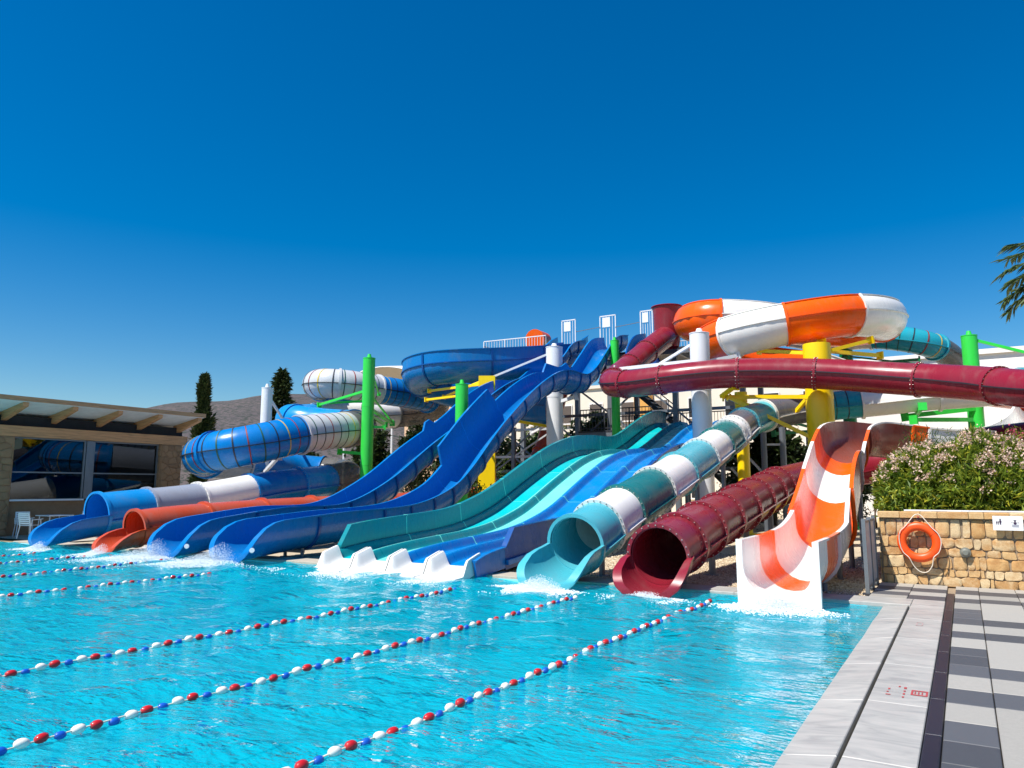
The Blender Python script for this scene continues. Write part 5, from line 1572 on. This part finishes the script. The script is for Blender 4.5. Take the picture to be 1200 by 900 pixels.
# ---- oleander bank behind the stone wall
def oleander():
    t = thing('oleander_hedge', 'dense oleander hedge with pale pink flower heads behind the stone wall', 'hedge', (1.5, 17, 0))
    n = 5200
    x = rng.uniform(-1.5, 6.5, n)
    u = rng.random(n)
    # front face plus crown: rounded section
    ang = R(-8) + u * R(125)
    ry, rz = 1.15, 1.08
    hill_ = 1 + .10 * np.sin(x * 2.1 + 1) + .07 * np.sin(x * 4.7) + .05 * np.sin(x * 9.1)
    edge = np.clip((x + 1.75) / 0.9, 0.25, 1) ** .5
    rad = (1.06 - .5 * rng.random(n) ** 2.2) * hill_
    y = 16.75 - ry * np.cos(ang) * rad * edge
    z = 1.30 + rz * np.sin(ang) * rad * edge + .10
    z = np.maximum(z, 1.18)
    tips = np.stack([x, y, z], 1)
    out = np.stack([(np.where(x < -1.0, -1.2, 0) + rng.normal(0, .35, n)), -np.cos(ang), np.sin(ang) + .35], 1)
    out /= np.linalg.norm(out, axis=1)[:, None]
    per = 15
    tp = np.repeat(tips, per, 0)
    ox = np.repeat(out, per, 0)
    back = rng.random(len(tp))[:, None] * .20
    pos = tp - ox * back + rng.normal(0, .012, tp.shape)
    d = ox * .75 + rng.normal(0, .62, tp.shape)
    leaf_mesh('foliage', pos, d, .15, .034, M['leaf_oleander'], t)
    m_ = 16000
    fx = rng.uniform(-1.4, 6.5, m_); fa = R(-5) + rng.random(m_) * R(185); fr_ = rng.random(m_) ** .5 * .9
    fp = np.stack([fx, 16.75 - 1.1 * np.cos(fa) * fr_, 1.15 + 1.0 * np.abs(np.sin(fa)) * fr_], 1)
    sk = np.stack([rng.uniform(-1.35, 6.5, 5000), rng.uniform(15.42, 15.8, 5000), rng.uniform(1.05, 1.7, 5000)], 1)
    fp = np.concatenate([fp, sk])
    leaf_mesh('inner_foliage', fp, rand_dirs(len(fp), .4), .17, .05, M['leaf_oleander'], t)
    mb = MB()
    for i in range(40):
        k_ = rng.integers(0, n)
        limb(mb, (tips[k_][0] + random.uniform(-.3, .3), 16.6 + random.uniform(-.5, .5), 0.9), tips[k_] - out[k_] * .1, .018, .006)
    mb.build('stems', M['bark'], t, 40)
    sel = np.where((z > 1.62 + .25 * rng.random(n)) & (rng.random(n) < .09 + .30 * np.clip((z - 1.75) / .5, 0, 1)) & (rad > .85))[0]
    per = 22
    fp = np.repeat(tips[sel] + out[sel] * .05, per, 0) + rng.normal(0, .035, (len(sel) * per, 3))
    leaf_mesh('flowers', fp, rand_dirs(len(fp), .6) + np.repeat(out[sel], per, 0) * .5, .042, .036, M['petal'], t)
    t2 = thing('pink_oleander', 'small oleander with deep pink flowers at the back of the hedge', 'shrub', (1.1, 18.4, 0))
    c, p = clump_points((1.1, 18.4, 2.15), (.8, .6, .7), 70, 40, .1, .45)
    leaf_mesh('foliage', p, rand_dirs(len(p), .6), .13, .026, M['leaf_oleander'], t2)
    cc = c[c[:, 2] > 2.2][:26]
    fp = np.repeat(cc + np.array([0, -.08, .1]), 26, 0) + rng.normal(0, .05, (len(cc) * 26, 3))
    leaf_mesh('flowers', fp, rand_dirs(len(fp), .5), .045, .04, M['petal_pink'], t2)
    mb = MB()
    for k_ in range(18): limb(mb, (1.1, 18.4, .6), c[k_], .025, .008)
    mb.build('stems', M['bark'], t2, 40)
    t3 = thing('feathery_shrub', 'feathery green shrub sticking up behind the oleander by the green post', 'shrub', (0.0, 19.2, 0))
    c, p = clump_points((0.0, 19.2, 2.2), (1.5, .6, .75), 80, 40, .13, .4)
    leaf_mesh('foliage', p, rand_dirs(len(p), 1.2), .16, .018, M['leaf_mid'], t3)
    mb = MB()
    for k_ in range(18): limb(mb, (0.0, 19.2, .4), c[k_], .02, .006)
    mb.build('stems', M['bark'], t3, 40)
oleander()
rect_sheet('planting_bed', [(-1.35, 9.0, 15.35, 21.0)], 0.9, M['earth'])
part_box(None, 'planter_side', (-1.3, 17.6, .45), (.1, 4.4, .9), M['stone_brown'])
tag(bpy.data.objects['planter_side'], 'low brown retaining side of the oleander bed beside the chute', 'wall')

# ---- palm at the right edge
def palm(x, y, zc):
    random.seed(21)
    t = thing('palm_tree', 'palm whose lowest fronds reach in at the right edge of the sky', 'tree', (x, y, 0))
    mb = MB()
    for i in range(14):
        z0, z1 = zc * i / 14, zc * (i + 1) / 14
        mb.cyl((x, y, z0), (x, y, z1), .26, .22, n=12)
    mb.build('trunk', M['bark'], t, 40)
    for k_ in range(34):
        az = math.pi + 2 * math.pi * k_ / 34 + random.uniform(-.06, .06)
        el = [.1, .7, .35, .0, 1.0][k_ % 5]
        L = random.uniform(2.2, 2.7)
        pts, ns = [], 16
        for i in range(ns + 1):
            s_ = i / ns
            e = el - .85 * s_ ** 1.5
            if i == 0: p = np.array([x, y, zc], float)
            else: p = p + np.array([math.cos(az) * math.cos(e), math.sin(az) * math.cos(e), math.sin(e)]) * L / ns
            pts.append(p.copy())
        pts = np.array(pts)
        mb = MB()
        for i in range(ns): mb.cyl(pts[i], pts[i + 1], .028 * (1 - i / ns) + .006, .028 * (1 - (i + 1) / ns) + .006, n=6)
        fr = mb.build('frond', M['palm_leaf'], t, 40)
        nl = 60
        q = np.linspace(.12, 1, nl)
        P = np.stack([np.interp(q, np.linspace(0, 1, ns + 1), pts[:, j]) for j in range(3)], 1)
        T = np.gradient(P, axis=0); T /= np.linalg.norm(T, axis=1)[:, None]
        side = np.cross(T, np.array([0, 0, 1.0])); side /= np.linalg.norm(side, axis=1)[:, None] + 1e-9
        pos = np.concatenate([P, P]); dd = np.concatenate([side + T * .8, -side + T * .8]) + np.array([0, 0, -.25]) + rng.normal(0, .12, (2 * nl, 3))
        leaf_mesh('leaflets', pos, dd, .50, .06, M['palm_leaf'], fr)
palm(3.75, 24.6, 7.6)

# ================================================================== STONE WALL, LIFEBUOY, SIGN, GATE
wl = thing('stone_wall', 'honey coloured rubble stone wall with coping, below the oleander', 'wall', (2.0, 15.1, 0))
part_box(wl, 'core', (3.3, 15.17, .60), (9.3, .3, 1.16), M['mortar'])
coursed_stones(wl, -1.34, 3.0, .03, 1.17, lambda u, v, d: (u, 15.02 - d, v), M['stone'], seed=5)
coursed_stones(wl, 15.04, 15.31, .03, 1.17, lambda u, v, d: (-1.35 - d, u, v), M['stone'], seed=6)
x = -1.37; i = 0
r5 = random.Random(9)
while x < 3.0:
    w = r5.uniform(.22, .5)
    slab_box(wl, 'coping_stone', x, x + w, 14.945, 15.36, 1.285, M['stone'], th=.10, g=.004)
    x += w
hose = MB()
hose.polyline([(-.95 + .11 * i, 15.1 + .02 * math.sin(i * 1.3), 1.305) for i in range(22)], .016)
tag(hose.build('hose', M['post_white'], None, 40), 'thin pale hose lying along the top of the stone wall', 'hose')

# lifebuoy
bc = (-.735, 14.86, .775)
lb_ = thing('lifebuoy', 'orange ring lifebuoy with white grab rope hung on the stone wall', 'lifebuoy', bc)
vs, fs = [], []
n1, n2, Rm, rm = 48, 16, .268, .074
for i in range(n1):
    a = 2 * math.pi * i / n1
    for j in range(n2):
        b = 2 * math.pi * j / n2
        rr = Rm + rm * math.cos(b)
        vs.append((bc[0] + rr * math.cos(a), bc[1] + rm * .72 * math.sin(b), bc[2] + rr * math.sin(a)))
for i in range(n1):
    for j in range(n2):
        fs.append((i * n2 + j, i * n2 + (j + 1) % n2, ((i + 1) % n1) * n2 + (j + 1) % n2, ((i + 1) % n1) * n2 + j))
mkobj('ring', vs, fs, M['lifebuoy'], lb_, 60)
def ropeline(name, pts, r, parent, mat):
    P = spline(pts, .03)
    vs, fs, n = [], [], 6
    ss = stations(0, P.L, .035)
    for q in ss:
        p, t, s, u = P.frame(q)
        for i in range(n):
            a = 2 * math.pi * i / n
            vs.append(p + s * r * math.cos(a) + u * r * math.sin(a))
    for j in range(len(ss) - 1):
        for i in range(n):
            fs.append((j * n + i, j * n + (i + 1) % n, (j + 1) * n + (i + 1) % n, (j + 1) * n + i))
    return mkobj(name, vs, fs, mat, parent, 60)
f_ = bc[1] - .055
X_, Z_ = bc[0], bc[2]
ropeline('grab_rope', [(X_ + .01, f_ + .05, Z_ + .475), (X_ - .03, f_ + .04, Z_ + .47), (X_ - .19, f_, Z_ + .27), (X_ - .275, f_ - .01, Z_ + .18), (X_ - .30, f_ - .012, Z_ + .02), (X_ - .25, f_ - .01, Z_ - .18), (X_ - .17, f_ - .012, Z_ - .26), (X_ - .10, f_ + .02, Z_ - .41), (X_ - .01, f_ + .03, Z_ - .50), (X_ + .09, f_ + .03, Z_ - .50), (X_ + .17, f_ + .02, Z_ - .40), (X_ + .21, f_ - .012, Z_ - .24),
                       (X_ + .29, f_ - .012, Z_ - .16), (X_ + .335, f_ - .012, Z_ + .02), (X_ + .30, f_ - .012, Z_ + .15), (X_ + .21, f_, Z_ + .25), (X_ + .05, f_ + .04, Z_ + .46), (X_ + .01, f_ + .05, Z_ + .48)], .0085, lb_, M['rope'])
for an in (35, 145, 215, 325):
    a = R(an)
    mb = MB()
    for k_ in range(10):
        pass
    vs, fs = [], []
    for e in (-.028, .028):
        for j in range(16):
            b = 2 * math.pi * j / 16
            rr = Rm + (rm + .004) * math.cos(b)
            vs.append((bc[0] + rr * math.cos(a + e), bc[1] + (rm * .72 + .004) * math.sin(b), bc[2] + rr * math.sin(a + e)))
    fs = [(j, (j + 1) % 16, 16 + (j + 1) % 16, 16 + j) for j in range(16)]
    mkobj('rope_band', vs, fs, M['lifebuoy'], lb_, 60)
pg = thing('wall_peg', 'rusty wall peg from which the lifebuoy rope hangs', 'peg', (bc[0], 14.97, 1.2))
mb = MB(); mb.cyl((bc[0] + .01, 15.0, 1.19), (bc[0] + .01, 14.80, 1.21), .014, n=8); mb.build('pin', M['print_red'], pg)
mb = MB(); mb.cyl((bc[0] + .01, 14.985, 1.19), (bc[0] + .01, 14.962, 1.19), .045, n=12); mb.build('plate', M['steel_dark'], pg)

# sign with pictograms
sg = thing('wall_sign', 'white notice with two small dark pictograms on the stone wall', 'sign', (.57, 14.9, 1.13))
part_box(sg, 'board', (.575, 14.90, 1.125), (.42, .012, .235), M['plastic_white'])
yz = 14.892
def pict(parts_, nm, mat):
    mb = MB()
    for kind_, a, b, c_, d_ in parts_:
        if kind_ == 'r':
            mb.add([(a, yz, b), (c_, yz, b), (c_, yz, d_), (a, yz, d_)], [(0, 1, 2, 3)])
        else:
            n = 12
            mb.add([(a + c_ * math.cos(6.283 * i / n), yz, b + d_ * math.sin(6.283 * i / n)) for i in range(n)], [tuple(range(n))])
    mb.build(nm, mat, sg, 0)
pict([('c', .472, 1.185, .011, .013), ('c', .472, 1.15, .017, .026), ('r', .463, 1.10, .482, 1.13), ('c', .442, 1.152, .007, .009), ('c', .442, 1.133, .009, .016), ('r', .437, 1.10, .447, 1.12), ('c', .42, 1.148, .007, .008), ('c', .42, 1.13, .009, .015), ('r', .415, 1.10, .425, 1.12)], 'family_pictogram', M['print_dark'])
pict([('c', .675, 1.172, .022, .007), ('c', .675, 1.158, .012, .014), ('c', .675, 1.125, .021, .022), ('c', .632, 1.135, .007, .007), ('c', .652, 1.135, .005, .006), ('c', .70, 1.135, .005, .006), ('c', .718, 1.135, .007, .007)], 'lifeguard_pictogram', M['print_dark'])
pict([('r', .628, 1.094, .725, 1.104), ('r', .632, 1.079, .722, 1.088), ('r', .628, 1.064, .725, 1.073)], 'small_print', M['print_grey'])

# round grey spout / lamp on the wall
sp = thing('wall_lamp', 'round grey wall fitting between the lifebuoy and the sign', 'lamp', (-.06, 14.95, .62))
mb = MB(); mb.cyl((-.06, 14.99, .62), (-.06, 14.93, .62), .085, .08, n=24); mb.build('housing', M['lamp_grey'], sp, 40)
mb = MB(); mb.cyl((-.06, 14.928, .62), (-.06, 14.90, .62), .07, .04, n=24); mb.build('lens', M['lamp_grey'], sp, 40)

# grey panelled gate beside the wall
gt = thing('side_gate', 'grey panelled gate beside the stone wall and the gravel', 'gate', (-1.42, 14.2, 0))
gx = -1.44
for k_, (ya, yb) in enumerate(((13.45, 14.12), (14.2, 14.86))):
    part_box(gt, 'panel', (gx, (ya + yb) / 2, .62), (.03, yb - ya, 1.02), M['frost'])
for yy in (13.41, 14.16, 14.9):
    fr_ = part_box(gt, 'gate_post', (gx, yy, .60), (.06, .06, 1.22), M['frame_grey'])
    part_box(fr_, 'foot_plate', (gx, yy, .02), (.14, .14, .03), M['steel_dark'])
for z in (.12, 1.15):
    part_box(gt, 'rail', (gx, 14.155, z), (.034, 1.42, .04), M['frame_grey'])
for z in (.45, .8, 1.0):
    part_box(gt, 'hinge', (gx - .045, 13.4, z), (.03, .03, .06), M['steel_dark'])

# ================================================================== LANE ROPES
def float_mesh(mat):
    vs, fs = [], []
    nr, ns = 10, 7
    prof = [(-.052, .010), (-.046, .022), (-.025, .034), (0, .037), (.025, .034), (.046, .022), (.052, .010)]
    for yy, r_ in prof:
        for i in range(nr):
            a = 2 * math.pi * i / nr
            vs.append((r_ * math.cos(a), yy, r_ * math.sin(a)))
    for j in range(ns - 1):
        for i in range(nr):
            fs.append((j * nr + i, (j + 1) * nr + i, (j + 1) * nr + (i + 1) % nr, j * nr + (i + 1) % nr))
    fs += [tuple(range(nr)), tuple(range((ns - 1) * nr, ns * nr))[::-1]]
    me = bpy.data.meshes.new('float')
    me.from_pydata(vs, [], fs)
    me.materials.append(mat)
    me.polygons.foreach_set('use_smooth', [True] * len(me.polygons))
    return me
FM = [float_mesh(M['float_white']), float_mesh(M['float_red']), float_mesh(M['float_blue'])]
rope_names = ['lane rope nearest the marble edge, ending below the maroon outlet', 'second lane rope from the marble edge, ending below the turquoise outlet', 'third lane rope from the marble edge, ending below the four-lane slide',
              'fourth lane rope from the marble edge, ending beside the right blue slide', 'fifth lane rope from the marble edge, ending below the left blue slide', 'sixth lane rope from the marble edge, ending below the rust tube', 'farthest lane rope, ending below the leftmost tube']
for (x0, x1, ya, yb), lbl in zip(((-3.60, -3.42, 2.2, 11.45), (-5.52, -5.30, 1.6, 10.75), (-7.66, -7.47, 2.4, 10.7), (-13.2, -12.98, 5.0, 10.9), (-15.8, -16.4, 6.2, 11.3), (-18.6, -19.05, 7.4, 11.35), (-20.6, -21.0, 8.4, 11.4)), rope_names):
    t = thing('lane_rope', 'red, white and blue ' + lbl if len(lbl.split()) < 12 else lbl, 'lane rope', (x0, ya, 0), 'lane ropes across the pool')
    ph = random.uniform(0, 6)
    pts = []
    y = ya; i = 0
    fx = lambda y: x0 + (x1 - x0) * (y - ya) / (yb - ya) + .025 * math.sin(y * 1.1 + ph) + .012 * math.sin(y * 2.9 + ph)
    while y < yb:
        xx = fx(y)
        z = (.012 if i % 3 < 2 else .0) + .008 * math.sin(y * 5 + ph)
        me = FM[(0, 1, 2)[i % 3]]
        o = bpy.data.objects.new('float', me)
        COL.objects.link(o)
        o.parent = t
        o.location = Vector((xx, y, z)) - Vector((x0, ya, 0))
        o.rotation_euler = (random.uniform(-.15, .15), random.uniform(-1, 1), math.atan2(-(fx(y + .05) - fx(y)), .05) + random.uniform(-.12, .12))
        s_ = random.uniform(.86, .96)
        if i % 3 == 2: s_ *= .86
        o.scale = (s_, s_, s_)
        pts.append((xx, y, z))
        y += .132 + random.uniform(-.008, .008); i += 1
    ropeline('cord', pts[::4] + [pts[-1]], .006, t, M['rope'])

# ================================================================== SPLASHES
def splash(label, x, y, w, h, trail, n=2600, dirx=0.0):
    n = int(n * 2.6); trail = trail * .7; w = w * .85
    px, py, pz, s = [], [], [], []
    a = rng.random(n)
    bx = rng.normal(0, w * .42, n)
    by = -np.abs(rng.normal(0, trail * .45, n))
    amp = np.exp(-(bx / (w * .6)) ** 2) * np.exp(by / (trail * .5))
    bz = h * amp * rng.random(n) ** 1.9 + .005
    P = np.stack([x + bx + dirx * -by, y + by, bz], 1)
    s = rng.uniform(.0025, .006, n) * (1 + 1.0 * (bz < h * .15))
    base = np.array([(1, 0, 0), (0, 1, 0), (-1, 0, 0), (0, -1, 0), (0, 0, 1), (0, 0, -1)], float)
    fac = np.array([(0, 1, 4), (1, 2, 4), (2, 3, 4), (3, 0, 4), (1, 0, 5), (2, 1, 5), (3, 2, 5), (0, 3, 5)])
    v = P[:, None, :] + base[None] * s[:, None, None] * np.array([1.2, 1.2, 1.0])[None, None] * rng.uniform(.7, 1.5, (n, 6, 1))
    f = (fac[None] + (np.arange(n) * 6)[:, None, None]).reshape(-1, 3)
    o = mkobj('water_splash', v.reshape(-1, 3), f.tolist(), M['foam'], None, 60)
    tag(o, label, 'splash', kind='stuff')
for a in (('white splash at the mouth of the leftmost blue tube', -22.2, 11.35, .9, .25, .7, 2600), ('white splash at the mouth of the rust tube', -19.2, 11.35, .7, .3, .9, 2200), ('white spray at the end of the left blue racing slide', -16.9, 11.4, .9, .5, 1.8, 4200, -.5),
          ('white spray at the end of the right blue racing slide', -14.6, 11.45, .9, .5, 1.8, 4200, -.5), ('thin foam along the white four-lane ends', -9.9, 11.4, 3.2, .06, .9, 3000), ('white splash at the turquoise tube mouth', -6.3, 11.4, .8, .24, .9, 4200),
          ('small foam patch at the maroon tube mouth', -4.4, 11.4, .7, .1, .6, 1800), ('white splash at the front of the white and orange chute', -2.4, 11.3, .8, .3, .7, 4200)):
    splash(*a)
